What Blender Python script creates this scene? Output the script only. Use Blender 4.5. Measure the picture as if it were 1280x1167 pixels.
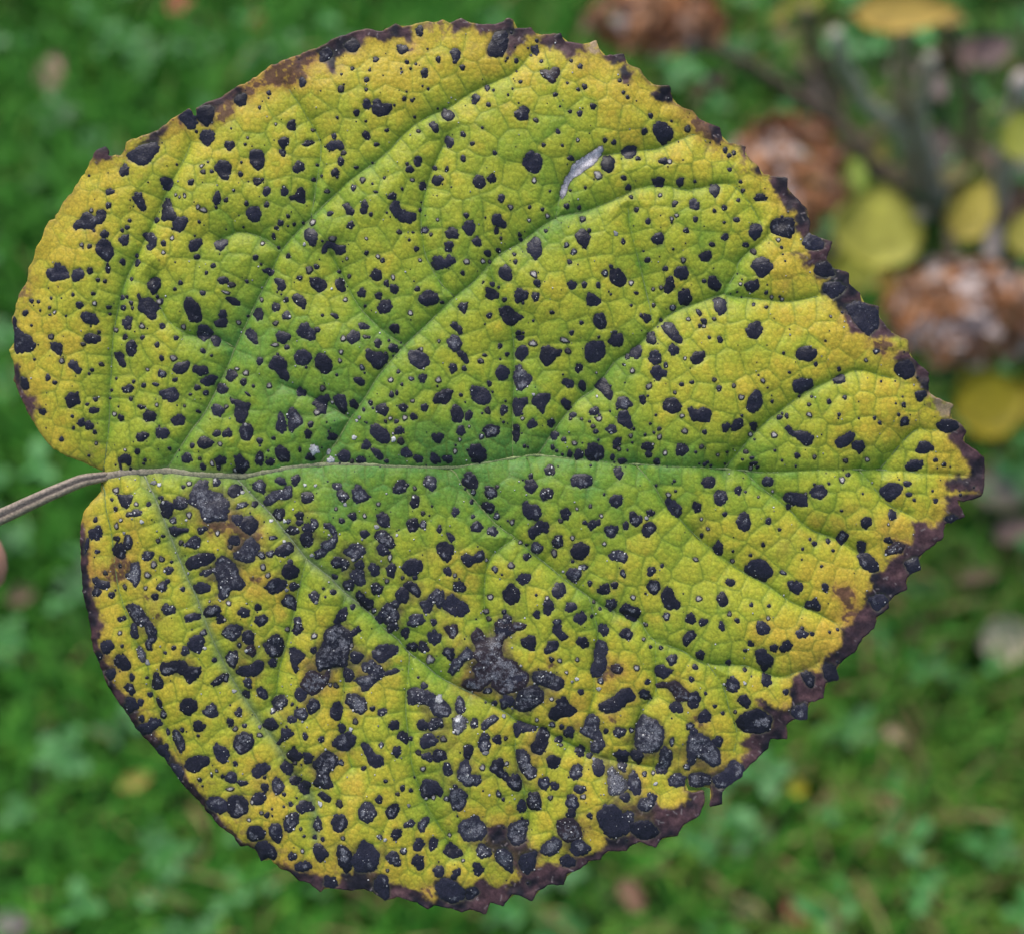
import bpy, math, random, re
import numpy as np
from mathutils import Vector, Matrix
from mathutils.geometry import delaunay_2d_cdt
for o in list(bpy.data.objects): bpy.data.objects.remove(o, do_unlink=True)
scene = bpy.context.scene
COL = scene.collection
R = math.radians

# ------------------------------------------------------------------ camera
PITCH = R(55); CAM_H = 1.20; D_LEAF = 0.30; W_LEAF = 0.16       # leaf 0.30 m off, picture 0.16 m wide there
PX = W_LEAF/1280.0                                              # one photo pixel in metres at the leaf
cam_data = bpy.data.cameras.new('camera'); cam = bpy.data.objects.new('camera', cam_data); COL.objects.link(cam)
cam.location = (0, 0, CAM_H); cam.rotation_euler = (R(90)-PITCH, 0, 0)
cam_data.sensor_width = 36; cam_data.lens = 36*D_LEAF/W_LEAF
cam_data.clip_start = 0.01; cam_data.clip_end = 1000
cam_data.dof.use_dof = True; cam_data.dof.focus_distance = D_LEAF; cam_data.dof.aperture_fstop = 16
scene.camera = cam
C0 = Vector((0, 0, CAM_H)); FW = Vector((0, math.cos(PITCH), -math.sin(PITCH)))
RT = Vector((1, 0, 0)); UP = Vector((0, math.sin(PITCH), math.cos(PITCH)))
def ray(px, py):
    return FW + RT*((px-640)*PX/D_LEAF) - UP*((py-583.5)*PX/D_LEAF)
def at(px, py, z=0.0):                                          # point of a photo pixel's ray at height z above the ground
    d = ray(px, py); return C0 + d*((z-CAM_H)/d.z)

# ------------------------------------------------------------------ light: overcast daylight
SUN_EL, SUN_AZ = R(62), R(-25)
world = bpy.data.worlds.new('World'); scene.world = world; world.use_nodes = True
wn = world.node_tree; wn.nodes.clear()
sky = wn.nodes.new('ShaderNodeTexSky'); sky.sky_type = 'NISHITA'; sky.sun_disc = False
sky.sun_elevation = SUN_EL; sky.sun_rotation = SUN_AZ; sky.air_density = 1.0; sky.dust_density = 3.0; sky.ozone_density = 1.0
bg = wn.nodes.new('ShaderNodeBackground'); bg.inputs[1].default_value = 0.10
wo = wn.nodes.new('ShaderNodeOutputWorld'); wn.links.new(sky.outputs[0], bg.inputs[0]); wn.links.new(bg.outputs[0], wo.inputs[0])
sd = bpy.data.lights.new('sun', 'SUN'); sd.energy = 1.5; sd.angle = R(35); sd.color = (1.0, 0.965, 0.90)
sun = bpy.data.objects.new('sun', sd); COL.objects.link(sun)
sdir = Vector((math.sin(SUN_AZ)*math.cos(SUN_EL), math.cos(SUN_AZ)*math.cos(SUN_EL), math.sin(SUN_EL)))
sun.rotation_euler = sdir.to_track_quat('Z', 'Y').to_euler(); sun.location = (0, 0, 4)
scene.render.engine = 'CYCLES'
scene.view_settings.view_transform = 'Standard'; scene.view_settings.look = 'None'
scene.view_settings.exposure = 1.15; scene.view_settings.gamma = 1.0; scene.view_settings.use_curve_mapping = False
scene.render.resolution_x = 1024; scene.render.resolution_y = 933
random.seed(7); rng = np.random.default_rng(11)

# ------------------------------------------------------------------ helpers
def tag(o, label=None, cat=None, group=None, kind=None):
    for k, v in (('label', label), ('category', cat), ('group', group), ('kind', kind)):
        if v: o[k] = v
    return o
def empty(name, m=None):
    o = bpy.data.objects.new(name, None); COL.objects.link(o); o.empty_display_size = 0.02
    if m is not None: o.matrix_world = m
    return o
def link(name, me, mat, parent=None):
    if mat: me.materials.append(mat)
    o = bpy.data.objects.new(name, me); COL.objects.link(o)
    if parent: o.parent = parent
    return o
def mesh_np(name, V, loops, starts, totals, col=None, attrs=None, smooth=True):
    me = bpy.data.meshes.new(name)
    me.vertices.add(len(V)); me.vertices.foreach_set('co', np.ascontiguousarray(V, np.float32).ravel())
    me.loops.add(len(loops)); me.loops.foreach_set('vertex_index', np.ascontiguousarray(loops, np.int32))
    me.polygons.add(len(starts)); me.polygons.foreach_set('loop_start', np.ascontiguousarray(starts, np.int32))
    me.polygons.foreach_set('use_smooth', np.full(len(starts), smooth, bool))
    me.update(calc_edges=True)
    if col is not None:
        a = me.color_attributes.new('Col', 'FLOAT_COLOR', 'POINT')
        c = np.ones((len(V), 4), np.float32); c[:, :3] = col
        a.data.foreach_set('color', c.ravel())
    for k, v in (attrs or {}).items():
        a = me.attributes.new(k, 'FLOAT', 'POINT'); a.data.foreach_set('value', np.ascontiguousarray(v, np.float32))
    me.validate()
    return me
def mesh_faces(name, V, faces, col=None, attrs=None, smooth=True):
    tot = np.array([len(f) for f in faces]); st = np.concatenate([[0], np.cumsum(tot)[:-1]])
    return mesh_np(name, np.array(V), np.concatenate([np.array(f) for f in faces]), st, tot, col, attrs, smooth)
class Bag:                                                       # collects pieces into one mesh
    def __init__(s): s.V = []; s.F = []; s.C = []; s.A = []; s.n = 0
    def add(s, V, F, C, A=None):
        V = np.asarray(V, float); s.V.append(V); s.F += [[i+s.n for i in f] for f in F]
        s.C.append(np.broadcast_to(np.asarray(C, float), (len(V), 3))); s.A.append(np.zeros(len(V)) if A is None else A); s.n += len(V)
    def mesh(s, name, smooth=True):
        return mesh_faces(name, np.concatenate(s.V), s.F, np.concatenate(s.C), {'crust': np.concatenate(s.A)}, smooth)
def tube(P, rad, seg=8, caps=True):
    P = [Vector(p) for p in P]; V = []; F = []; n = len(P); prev = None
    for i, p in enumerate(P):
        t = (P[min(i+1, n-1)]-P[max(i-1, 0)]).normalized()
        a = (prev - t*prev.dot(t)) if prev is not None else t.orthogonal()
        a.normalize(); b = t.cross(a); prev = a
        r = rad[i] if hasattr(rad, '__len__') else rad
        for k in range(seg):
            w = 2*math.pi*k/seg; V.append(p + (a*math.cos(w)+b*math.sin(w))*r)
    for i in range(n-1):
        for k in range(seg):
            F.append([i*seg+k, i*seg+(k+1) % seg, (i+1)*seg+(k+1) % seg, (i+1)*seg+k])
    if caps: F.append(list(range(seg))[::-1]); F.append([(n-1)*seg+k for k in range(seg)])
    return [tuple(v) for v in V], F
def smooth_line(P, step):                                        # Catmull-Rom through the points
    P = np.array(P, float); Q = np.vstack([2*P[0]-P[1], P, 2*P[-1]-P[-2]]); out = []
    for i in range(1, len(Q)-2):
        n = max(1, int(np.linalg.norm(Q[i+1]-Q[i])/step))
        for k in range(n):
            t = k/n; a, b, c, d = Q[i-1], Q[i], Q[i+1], Q[i+2]
            out.append(0.5*(2*b+(c-a)*t+(2*a-5*b+4*c-d)*t*t+(3*b-a-3*c+d)*t**3))
    out.append(P[-1]); return np.array(out)

# ------------------------------------------------------------------ materials
def new_mat(name):
    m = bpy.data.materials.new(name); m.use_nodes = True; nt = m.node_tree
    return m, nt, nt.nodes, nt.links, nt.nodes['Principled BSDF']
def noise_node(N, L, scale, detail=3, coord='Object', rough=0.55):
    tc = N.new('ShaderNodeTexCoord'); n = N.new('ShaderNodeTexNoise'); n.inputs['Scale'].default_value = scale
    n.inputs['Detail'].default_value = detail; n.inputs['Roughness'].default_value = rough
    L.new(tc.outputs[coord], n.inputs['Vector']); return n
def ramp(N, L, src, stops):
    r = N.new('ShaderNodeValToRGB'); e = r.color_ramp.elements
    while len(e) < len(stops): e.new(0.5)
    for i, (p, c) in enumerate(stops): e[i].position = p; e[i].color = (*c, 1) if len(c) == 3 else c
    L.new(src, r.inputs[0]); return r
def mix(N, L, a, b, fac, mode='MIX'):
    m = N.new('ShaderNodeMix'); m.data_type = 'RGBA'; m.blend_type = mode
    for s, v in ((m.inputs[0], fac), (m.inputs[6], a), (m.inputs[7], b)):
        if hasattr(v, 'is_linked'): L.new(v, s)
        else: s.default_value = v if not isinstance(v, tuple) else (*v, 1)
    return m.outputs[2]
def bump(N, L, h, strength, dist, bsdf):
    b = N.new('ShaderNodeBump'); b.inputs['Strength'].default_value = strength; b.inputs['Distance'].default_value = dist
    L.new(h, b.inputs['Height']); L.new(b.outputs[0], bsdf.inputs['Normal'])
def attr(N, name):
    a = N.new('ShaderNodeAttribute'); a.attribute_name = name; return a

def mat_blade():
    m, nt, N, L, B = new_mat('leaf_blade')
    c = attr(N, 'Col'); n = noise_node(N, L, 3000, 4); g = noise_node(N, L, 900, 3)
    r = ramp(N, L, n.outputs[0], [(0.25, (0.72,)*3), (0.75, (1.25,)*3)])
    r2 = ramp(N, L, g.outputs[0], [(0.3, (0.88,)*3), (0.7, (1.1,)*3)])
    k = mix(N, L, c.outputs[0], r.outputs[0], 1.0, 'MULTIPLY'); k = mix(N, L, k, r2.outputs[0], 1.0, 'MULTIPLY')
    L.new(k, B.inputs['Base Color']); B.inputs['Roughness'].default_value = 0.5
    B.inputs['Specular IOR Level'].default_value = 0.22
    bump(N, L, n.outputs[0], 0.35, 0.00012, B)
    t = N.new('ShaderNodeBsdfTranslucent'); L.new(k, t.inputs[0])
    mx = N.new('ShaderNodeMixShader'); mx.inputs[0].default_value = 0.10
    L.new(B.outputs[0], mx.inputs[1]); L.new(t.outputs[0], mx.inputs[2]); L.new(mx.outputs[0], N['Material Output'].inputs[0])
    return m
def mat_spot():
    m, nt, N, L, B = new_mat('leaf_spot')
    c = attr(N, 'Col'); cr = attr(N, 'crust')
    n = noise_node(N, L, 1700, 5); n2 = noise_node(N, L, 5200, 3); v = N.new('ShaderNodeTexVoronoi'); v.inputs['Scale'].default_value = 1900
    tc = N.new('ShaderNodeTexCoord'); L.new(tc.outputs['Object'], v.inputs['Vector'])
    th = N.new('ShaderNodeMath'); th.operation = 'ADD'; L.new(n.outputs[0], th.inputs[0]); L.new(cr.outputs['Fac'], th.inputs[1])
    f = ramp(N, L, th.outputs[0], [(0.78, (0, 0, 0)), (1.02, (1, 1, 1))])
    grey = ramp(N, L, n2.outputs[0], [(0.3, (0.03, 0.03, 0.038)), (0.5, (0.10, 0.10, 0.115)), (0.75, (0.30, 0.30, 0.31))])
    va = ramp(N, L, n2.outputs[0], [(0.3, (0.6,)*3), (0.7, (1.5,)*3)])
    k = mix(N, L, c.outputs[0], va.outputs[0], 1.0, 'MULTIPLY'); k = mix(N, L, k, grey.outputs[0], f.outputs[0])
    w = ramp(N, L, v.outputs['Distance'], [(0.0, (1, 1, 1)), (0.14, (0, 0, 0))]); sp = noise_node(N, L, 700, 2)
    ws = ramp(N, L, sp.outputs[0], [(0.58, (0, 0, 0)), (0.68, (0.7,)*3)])
    wf = mix(N, L, w.outputs[0], ws.outputs[0], 1.0, 'MULTIPLY'); k = mix(N, L, k, (0.42, 0.41, 0.40), wf)
    L.new(k, B.inputs['Base Color']); B.inputs['Roughness'].default_value = 0.38; B.inputs['Specular IOR Level'].default_value = 0.22
    bump(N, L, n.outputs[0], 0.6, 0.0002, B)
    return m
def mat_vein(): 
    m, nt, N, L, B = new_mat('vein'); c = attr(N, 'Col'); n = noise_node(N, L, 2200, 4)
    r = ramp(N, L, n.outputs[0], [(0.3, (0.55,)*3), (0.7, (1.4,)*3)])
    L.new(mix(N, L, c.outputs[0], r.outputs[0], 1.0, 'MULTIPLY'), B.inputs['Base Color']); B.inputs['Roughness'].default_value = 0.55
    bump(N, L, n.outputs[0], 0.5, 0.0002, B); return m
def mat_plain(name, rough=0.6, scale=60, lo=0.75, hi=1.25, spec=0.3, transl=0.0):
    m, nt, N, L, B = new_mat(name); c = attr(N, 'Col'); n = noise_node(N, L, scale, 4)
    r = ramp(N, L, n.outputs[0], [(0.3, (lo,)*3), (0.7, (hi,)*3)])
    k = mix(N, L, c.outputs[0], r.outputs[0], 1.0, 'MULTIPLY')
    L.new(k, B.inputs['Base Color']); B.inputs['Roughness'].default_value = rough; B.inputs['Specular IOR Level'].default_value = spec
    if transl:
        t = N.new('ShaderNodeBsdfTranslucent'); L.new(k, t.inputs[0]); mx = N.new('ShaderNodeMixShader'); mx.inputs[0].default_value = transl
        L.new(B.outputs[0], mx.inputs[1]); L.new(t.outputs[0], mx.inputs[2]); L.new(mx.outputs[0], N['Material Output'].inputs[0])
    return m
def mat_ground():
    m, nt, N, L, B = new_mat('ground'); n = noise_node(N, L, 9, 6); n2 = noise_node(N, L, 70, 5)
    r = ramp(N, L, n2.outputs[0], [(0.3, (0.012, 0.03, 0.006)), (0.55, (0.03, 0.085, 0.014)), (0.78, (0.06, 0.07, 0.025))])
    r2 = ramp(N, L, n.outputs[0], [(0.35, (0.7,)*3), (0.65, (1.2,)*3)])
    L.new(mix(N, L, r.outputs[0], r2.outputs[0], 1.0, 'MULTIPLY'), B.inputs['Base Color']); B.inputs['Roughness'].default_value = 0.95
    bump(N, L, n2.outputs[0], 0.8, 0.01, B); return m
def mat_skin():
    m, nt, N, L, B = new_mat('skin'); n = noise_node(N, L, 90, 4); n2 = noise_node(N, L, 900, 3)
    r = ramp(N, L, n.outputs[0], [(0.3, (0.42, 0.19, 0.14)), (0.7, (0.55, 0.30, 0.23))])
    L.new(r.outputs[0], B.inputs['Base Color']); B.inputs['Roughness'].default_value = 0.5
    B.inputs['Subsurface Weight'].default_value = 0.15; B.inputs['Subsurface Radius'].default_value = (0.004, 0.0015, 0.001)
    bump(N, L, n2.outputs[0], 0.3, 0.0003, B); return m
M_BLADE, M_SPOT, M_VEIN = mat_blade(), mat_spot(), mat_vein()
M_GRASS = mat_plain('grass', 0.5, 40, 0.8, 1.2, 0.16, 0.15); M_WEED = mat_plain('weed', 0.45, 60, 0.8, 1.2, 0.24, 0.12); M_DRY = mat_plain('dry_leaf', 0.6, 120, 0.7, 1.25, 0.3, 0.1)
M_PETAL = mat_plain('dry_petal', 0.7, 200, 0.65, 1.3, 0.2, 0.1); M_BARK = mat_plain('bark', 0.8, 150, 0.6, 1.3, 0.2); M_STALK = mat_vein(); M_GROUND, M_SKIN = mat_ground(), mat_skin()
# ---- traced marks: tile origin (photo px), zoom; round marks "x,y,rx[,ry[,turn]]kind" ; polygons "kind x,y x,y ..."
K5 = 5.835
TILES = [
((0,200,K5), """905,75,30,42 802,232,30,20 793,333,18,24 665,370,15s 765,545,27,30 907,583,32,36 890,515,12 928,493,15 945,443,12 1137,435,18,20
658,633,17 598,622,14s 893,745,20,22 992,697,10,15 997,748,17,24 785,765,9,15 788,800,18,24 660,812,22 718,878,14 768,888,13 955,868,12 218,1025,16 272,1033,12
172,1113,24,18 368,1008,10 535,985,12 683,978,14 692,1050,16s 582,1062,26,22 790,1075,18,13 797,1123,10 480,1138,8 360,1130,12,8 358,1078,12s 395,1112,12s
888,1002,16 922,998,12 897,1077,20 955,1045,16 965,1083,12s 1140,995,12 1155,1030,20s""",
"""d 968,280 985,245 1030,243 1050,310 1058,350 1045,380 1015,350 985,310;d 535,480 560,440 590,425 620,385 660,395 690,420 700,380 735,368 770,385 760,440 735,470 700,465 680,505 640,495 600,490 560,512
d 708,635 745,585 790,600 822,650 822,700 785,738 740,715 715,675;d 1040,560 1060,530 1110,535 1142,575 1130,620 1100,655 1075,650 1062,620 1085,600
d 340,825 350,795 395,790 400,755 435,760 470,785 495,830 500,860 440,868 375,880 345,850;d 527,850 545,810 590,795 615,830 605,860 560,885 535,875
d 1072,905 1095,870 1130,858 1165,875 1165,920 1140,950 1110,982 1090,945;b 190,890 270,885 240,920 235,960 205,960;b 660,490 720,490 730,550 690,570 640,530
d 1005,1000 1015,975 1030,1000 1040,1020 1095,1008 1130,1050 1165,1080 1130,1090 1130,1150 1100,1160 1050,1115 1010,1090 1020,1040
d 595,1150 605,1115 650,1118 700,1140 720,1175 690,1200 650,1192 605,1170;d 890,1170 930,1140 960,1150 950,1190 935,1225 905,1225 890,1195;b 495,280 520,265 530,320 515,350"""),
((0,400,K5), """368,122,24,18s 605,178,15s 718,88,12 838,72,18s 910,125,17,20 1037,48,18s 940,57,15s 1040,128,15 1145,183,17,20 448,298,19s 735,322,18,14s 668,365,13 345,420,20,22 397,457,18,12
690,577,16 680,660,33,22 632,615,15,10 525,702,12 587,748,27,26 643,770,31,27 685,817,15 930,503,38,28g 950,575,14 1030,633,33,14,10 1090,700,43,40 873,712,22 823,685,16s 857,630,7 972,450,12 840,425,9,12
1047,477,16 1137,470,22,12 1145,620,13s 440,868,15,18 692,898,12s 530,785,9,14 636,988,10 1155,820,18,35 908,945,11s 1000,957,20,18 915,1015,38,37 1055,1020,12 1043,1047,10 945,1085,10,14 1075,362,15,9s 1165,390,10,25""",
"""d 70,-40 112,0 112,50 145,90 210,115 250,185 210,222 150,228 110,240 95,200 95,120;d 362,165 400,170 450,180 440,260 410,240 365,205;d 612,140 625,112 680,103 722,120 725,155 690,170 635,165
d 925,175 950,152 985,165 990,225 970,262 930,245 920,210;d 825,240 865,235 895,255 905,300 910,335 880,335 855,300 835,275;d 500,320 520,298 560,305 568,340 592,355 585,385 560,390 535,360 510,345
m 82,320 135,325 135,380 165,400 185,430 200,470 190,505 150,500 140,470 165,530 215,545 245,560 250,600 260,640 300,650 330,660 325,690 290,680 260,660 230,680 240,740 215,720 190,670 150,600 130,540 100,480 85,440
d 140,410 185,430 200,470 190,505 150,490;d 275,650 315,645 332,672 310,692 280,680;d 475,570 500,545 565,530 570,570 585,600 540,620 505,640 490,605;d 995,850 1010,825 1065,823 1085,850 1060,865 1010,885;d 855,1000 870,1010 875,1060 895,1110 870,1095 858,1050"""),
((200,0,K5), """585,725,38,48 508,1065,33,33 793,675,16 1038,597,25,30 727,785,10,14 897,1117,22,25 1080,1045,40,18 640,1008,10s 845,907,10s 1110,945,12s""",
"""d 135,850 215,785 250,840 270,890 245,930 200,930 165,880;d 275,800 330,770 390,790 375,880 340,915 290,880 265,850;m 255,790 330,740 430,705 480,680 560,620 600,640 540,690 440,760 385,830 370,900 340,915 290,880
d 285,985 330,945 385,960 390,1010 345,1065 315,1040;d 660,1120 690,1098 740,1105 762,1160 755,1215 720,1243 680,1220 665,1180;d 930,910 955,880 980,875 988,950 960,945 938,940
d 865,1035 890,1010 935,1010 935,1045 905,1085 885,1070;m -200,1070 -60,990 0,930 60,900 50,960 0,1030 -120,1075;b 560,620 700,550 800,480 780,530 700,600 620,660;m 960,480 1010,430 1080,370 1180,330 1170,380 1060,410 1000,480
b 880,560 980,550 1040,590 970,610 890,600;d -250,1130 -140,1060 -40,1040 -10,1080 -90,1190 -150,1200 -200,1170"""),
((200,200,K5), """590,107,18 597,22,10 380,88,13 318,90,16s 303,47,14s 45,168,42,42 228,165,23,18 118,30,9 1012,55,38,40 1120,143,14 1145,35,10 710,162,26,26 750,147,11 780,233,27,32 908,232,25,32
778,330,18,22 420,283,28,43 485,297,18,15 632,322,17 280,347,16s 322,370,24,16s 288,455,12 182,268,10,14s 143,273,10s 113,255,12s 440,615,42,40 270,708,20,18 388,772,17 340,825,12 150,897,16 110,943,12 315,973,18
90,573,15s 27,612,20 25,678,14s 880,460,19,22 850,497,15 935,413,14 977,470,12 1043,458,12,10 828,558,13,22,-15 1102,562,45,62,-15 1112,453,22s 932,700,17 1090,805,24s 1142,780,18 745,607,15s 697,710,20,18
1018,862,20,15 460,880,38,25,15 523,912,25,18s 630,885,12 480,967,35,10s 843,1075,28,32g 925,1138,32,25g 920,1020,18 735,1015,12,20s 455,1125,30,25 5,1030,12,20 1052,618,14w""",
"""d 402,55 430,15 480,15 520,45 500,145 455,140 435,105 405,80;d 945,275 970,260 990,255 1005,215 1040,210 1055,250 1055,300 1040,315 1005,300 985,285 960,295
d 12,335 35,283 70,290 80,340 110,390 125,430 95,440 60,430 25,445 10,415 15,375;d 95,460 130,425 185,420 205,450 185,490 145,530 120,510 100,490;d 630,385 655,355 715,348 738,400 720,440 680,448 650,430
d 212,625 240,590 300,572 290,630 260,665 225,668;d 745,800 780,790 825,800 815,835 790,835 760,818;d 832,870 870,870 905,885 910,935 885,955 858,945 862,915 840,895
d 1090,862 1140,865 1190,878 1215,910 1195,945 1165,962 1125,940 1100,905;d 480,1010 520,1003 575,1030 575,1060 540,1058 500,1035;d 965,1000 1000,980 1040,1000 1065,1040 1050,1090 1015,1065 985,1040
d 178,1055 195,1015 230,1010 255,1035 285,1070 300,1165 270,1180 220,1170 195,1110;d 672,1120 695,1085 735,1085 745,1120 740,1160 705,1165"""),
((200,400,K5), """445,20,45,33 843,25,22,14s 568,18,16s 117,130,16 170,52,18s 15,45,20 312,225,18 100,280,25,20s 15,280,18 295,368,50,35 355,443,50,35 113,437,20,14 20,395,24,26g 75,545,68,42,-5 270,493,24,18 333,532,18
222,543,15,8 1150,75,20 928,200,17 840,183,26,12s 727,300,23,25 515,402,40,38,25 607,453,25,22 625,387,20s 557,355,18,10s 682,483,11 797,480,18s 640,540,25,8,35 1028,527,32,30 1143,675,22s 480,632,15s
138,730,42,38 25,825,40,38 278,667,16,10 180,627,10s 1100,762,20,22 1083,832,27,27 830,862,13 728,880,20 625,765,13w 415,827,27,22 493,827,32,30 235,915,18 440,905,15s 70,938,12 292,1010,12s 315,1068,20,22
380,1045,14,20s 725,1010,32,42 803,1035,30,25 1093,1000,28,28 1020,945,10,18 545,1095,18s 1125,945,40,34w""",
"""d 270,95 285,45 330,40 380,85 345,125 320,150 285,130;d 370,110 400,115 435,140 425,185 400,190 375,150;d 97,365 125,320 220,305 205,355 165,395 125,385;d 410,500 425,465 470,465 490,500 475,525 445,535 415,520
d 615,90 650,63 690,90 712,165 690,172 650,140;d 848,110 870,85 940,105 955,130 900,172 860,150;d 1005,85 1035,30 1075,25 1095,65 1135,85 1130,140 1095,150 1055,130 1015,110;d 985,265 1010,230 1060,222 1105,260 1090,310 1045,332 1000,315
d 797,345 830,275 880,270 925,310 920,365 942,410 920,437 880,420 850,375;d 1135,285 1165,250 1200,255 1245,290 1258,335 1225,388 1185,385 1150,350;d 1108,610 1145,570 1225,545 1240,580 1210,612 1208,680 1170,672 1145,650 1135,615
d 510,575 560,585 600,605 660,615 635,660 630,700 605,748 560,735 545,690 555,630 520,605;d 368,640 400,615 460,640 460,675 435,705 390,680;g 930,700 950,650 975,640 1000,680 1040,735 1020,765 985,785 965,820 945,790 940,740
d 865,700 880,670 900,700 915,750 920,795 895,822 860,800 850,770 865,735;d 580,800 610,755 660,765 678,800 665,855 630,875 595,860;d 275,890 320,845 360,870 395,890 375,920 325,935 295,925
d 155,1000 190,970 220,980 240,1025 200,1040 165,1030;d 395,1020 440,993 478,1010 475,1045 440,1050 435,1090 412,1085 415,1050;d 540,1000 580,980 605,1010 645,1050 625,1080 600,1110 525,1105 555,1060;d 840,940 880,915 905,935 940,970 940,1020 895,1032 855,1000"""),
((400,0,K5), """725,220,28,35 600,355,45,28 405,430,22,18 990,400,35,40 985,455,14 863,437,18,20 1040,497,19 765,540,25,35 340,585,18 337,657,13 155,655,22s 235,500,14 362,513,10 343,765,28,33,-20 268,827,22,20 127,862,11
615,727,15 672,740,12 688,725,8 790,655,10 690,855,10 750,635,8 635,455,15 700,470,10 660,505,10 597,530,9 1135,720,30,33 1045,985,18,20 1112,1055,15 487,952,16,12 412,1055,18,13 103,995,18,20 172,1120,18s 715,1160,22,16 1045,1160,18 150,1163,16 717,957,14s""",
"""m 0,330 100,270 200,225 330,195 480,205 550,155 600,190 680,175 660,220 640,290 550,270 480,280 400,285 340,290 270,380 200,400 130,420 130,500 90,570 60,540 45,470 0,440;d 0,370 50,340 90,390 50,430 0,440
d 180,310 240,270 290,330 250,370 200,360;d 385,790 395,735 430,730 455,765 520,762 520,800 490,830 430,850 390,825;d 885,825 915,798 975,830 970,865 935,885 905,865;d 795,910 830,885 865,940 855,970 825,950
d 912,1005 945,1000 977,1045 955,1080 925,1065;d 310,985 330,955 365,985 355,1025 325,1010;d 50,1060 80,1035 150,1035 170,1070 145,1098 120,1080 95,1100 60,1085;m 960,160 1040,120 1120,180 1050,230 1000,260;m 1130,170 1180,160 1180,240 1130,220
b 640,370 700,330 720,300 640,280 610,330"""),
((400,200,K5), """152,15,22,26 112,95,26,30 265,57,16,10 10,115,10 470,135,10 312,150,20s 385,180,8 410,240,16,8 245,205,20,22 50,232,22,12s 715,15,28,30 655,73,26 637,35,12 838,58,16 925,72,13,20 675,150,15s 748,190,26 1048,8,14
528,272,30,24 375,405,14 75,392,22,18 225,480,28,22,-40 490,392,8 730,363,10,15 93,578,27,20s 580,530,18s 765,513,28,22g 810,545,12s 678,530,12,8 652,587,10 703,650,18,16 340,683,15 425,710,15s 460,738,17 730,732,12s
195,722,11s 340,578,12s 858,440,11s 940,632,30,34 963,540,40,38 1145,600,28,32 1067,410,18 1070,745,20s 1040,828,15 305,970,28,32 543,945,27,35 487,903,20 430,993,25,22 710,943,18 535,860,15,18s 85,940,10w 185,1020,16s
210,848,14s 135,812,12 890,1040,15,11 660,1120,18s 110,1140,28,16,25""",
"""d 820,145 835,118 880,118 897,150 870,185 840,182;d 515,355 540,312 585,312 590,365 630,380 695,390 690,430 660,460 600,450 555,420 530,385;d 162,335 205,315 220,345 250,375 235,402 200,400 190,365
d 298,370 312,310 335,298 350,340 345,390 310,402;d 15,660 50,600 90,605 130,630 180,625 182,670 145,692 110,680 90,645 65,645 45,680 20,680;d 1120,155 1145,120 1190,135 1205,190 1170,215 1130,195
d 370,845 400,800 445,815 450,860 420,880 385,865;d 110,890 145,860 172,880 180,950 155,960 120,925;d 815,750 835,708 880,705 905,735 930,695 970,715 990,750 940,775 850,800 825,775;d 1040,495 1070,455 1110,450 1132,490 1105,550 1070,540
d 420,1080 460,1025 515,1040 525,1070 505,1105 440,1118;d 722,1020 760,970 800,950 840,975 868,1015 840,1045 770,1065 740,1045;g 1005,1070 1030,1045 1080,1040 1070,1075 1055,1125 1025,1095"""),
((400,400,K5), """545,65,33,32 320,47,35,22 175,140,20s 335,125,20,10s 360,128,10 425,172,25,28 537,207,33,28 310,350,18g 327,388,8 125,403,10 158,238,15s 150,300,14s 480,247,12s 247,613,30,30 90,600,12s 20,500,20s
970,353,28,32g 1052,355,17 868,155,12s 740,215,14s 750,428,27,30g 668,430,20,15g 573,378,12,15 518,440,18s 525,545,16,20 562,533,10,18 600,473,12 865,440,18,20s 1028,548,13 1165,300,15 370,605,14,22
460,652,42,40,15 320,655,10,15 610,640,32,25,30g 678,592,15,12s 765,640,22,28 685,706,25,22 622,715,18s 515,720,14s 482,740,10,14s 560,742,18,13 1083,697,22,38 290,712,14w 268,735,12w 580,807,32,26 535,830,10s
592,885,25,22s 538,870,16,25w 88,850,30,26 250,857,18w 340,910,32,32 297,1020,32,26 485,1028,17,12 232,1030,14s 860,857,38,32 1030,808,30,32 630,968,38,30 717,1010,30,26 838,1010,33,38 930,1012,32,26 985,957,14,18s
1088,777,10s 1020,872,12s 75,1020,28,25w 60,960,16,26w""",
"""d 200,125 240,80 285,95 290,135 240,175 210,155;d 340,225 360,215 405,240 480,250 490,290 440,355 400,350 350,290;d 250,430 290,420 325,445 320,475 290,480 260,455;d 100,565 140,550 180,550 190,610 195,660 175,685 140,650 115,610
d 950,40 975,15 1035,60 1035,95 1010,100 975,60;g 930,165 965,112 1000,125 1033,165 1015,210 985,232 950,205;d 1000,245 1030,222 1065,250 1085,300 1070,318 1035,290;d 650,285 660,225 735,230 780,270 800,310 740,362 690,330
d 830,585 850,540 935,505 968,520 940,590 910,612 880,600 845,610;d 1105,480 1150,490 1205,500 1242,550 1230,605 1165,612 1110,580;d 955,660 985,622 1020,640 1048,690 1030,740 975,740 965,700
d 375,775 410,760 450,785 495,820 515,870 490,895 440,890 395,850 375,825;d 370,935 400,935 455,975 460,1010 430,1015 400,985;d 125,985 165,950 205,955 217,1000 190,1030 150,1025;d 1090,980 1105,915 1160,910 1205,950 1208,1010 1170,1035 1110,1030"""),
((600,0,K5), """403,360,25,32 415,292,12 373,398,10 265,440,17 447,447,13 665,445,12 200,427,10 187,447,8 730,487,18 762,637,17,20 715,658,13 1020,590,14 548,697,20,13 295,600,13 52,640,18,22 62,770,16 237,650,8 205,697,9
305,838,53,46 823,782,19,22 725,835,18,20 655,820,15,11 407,885,16s 567,967,16 910,1027,15 977,1040,17 712,1028,13s 463,1065,14 600,1070,10 108,1123,16,14 1045,680,12 1075,715,13 660,1160,28,14 1150,1155,15""",
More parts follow.
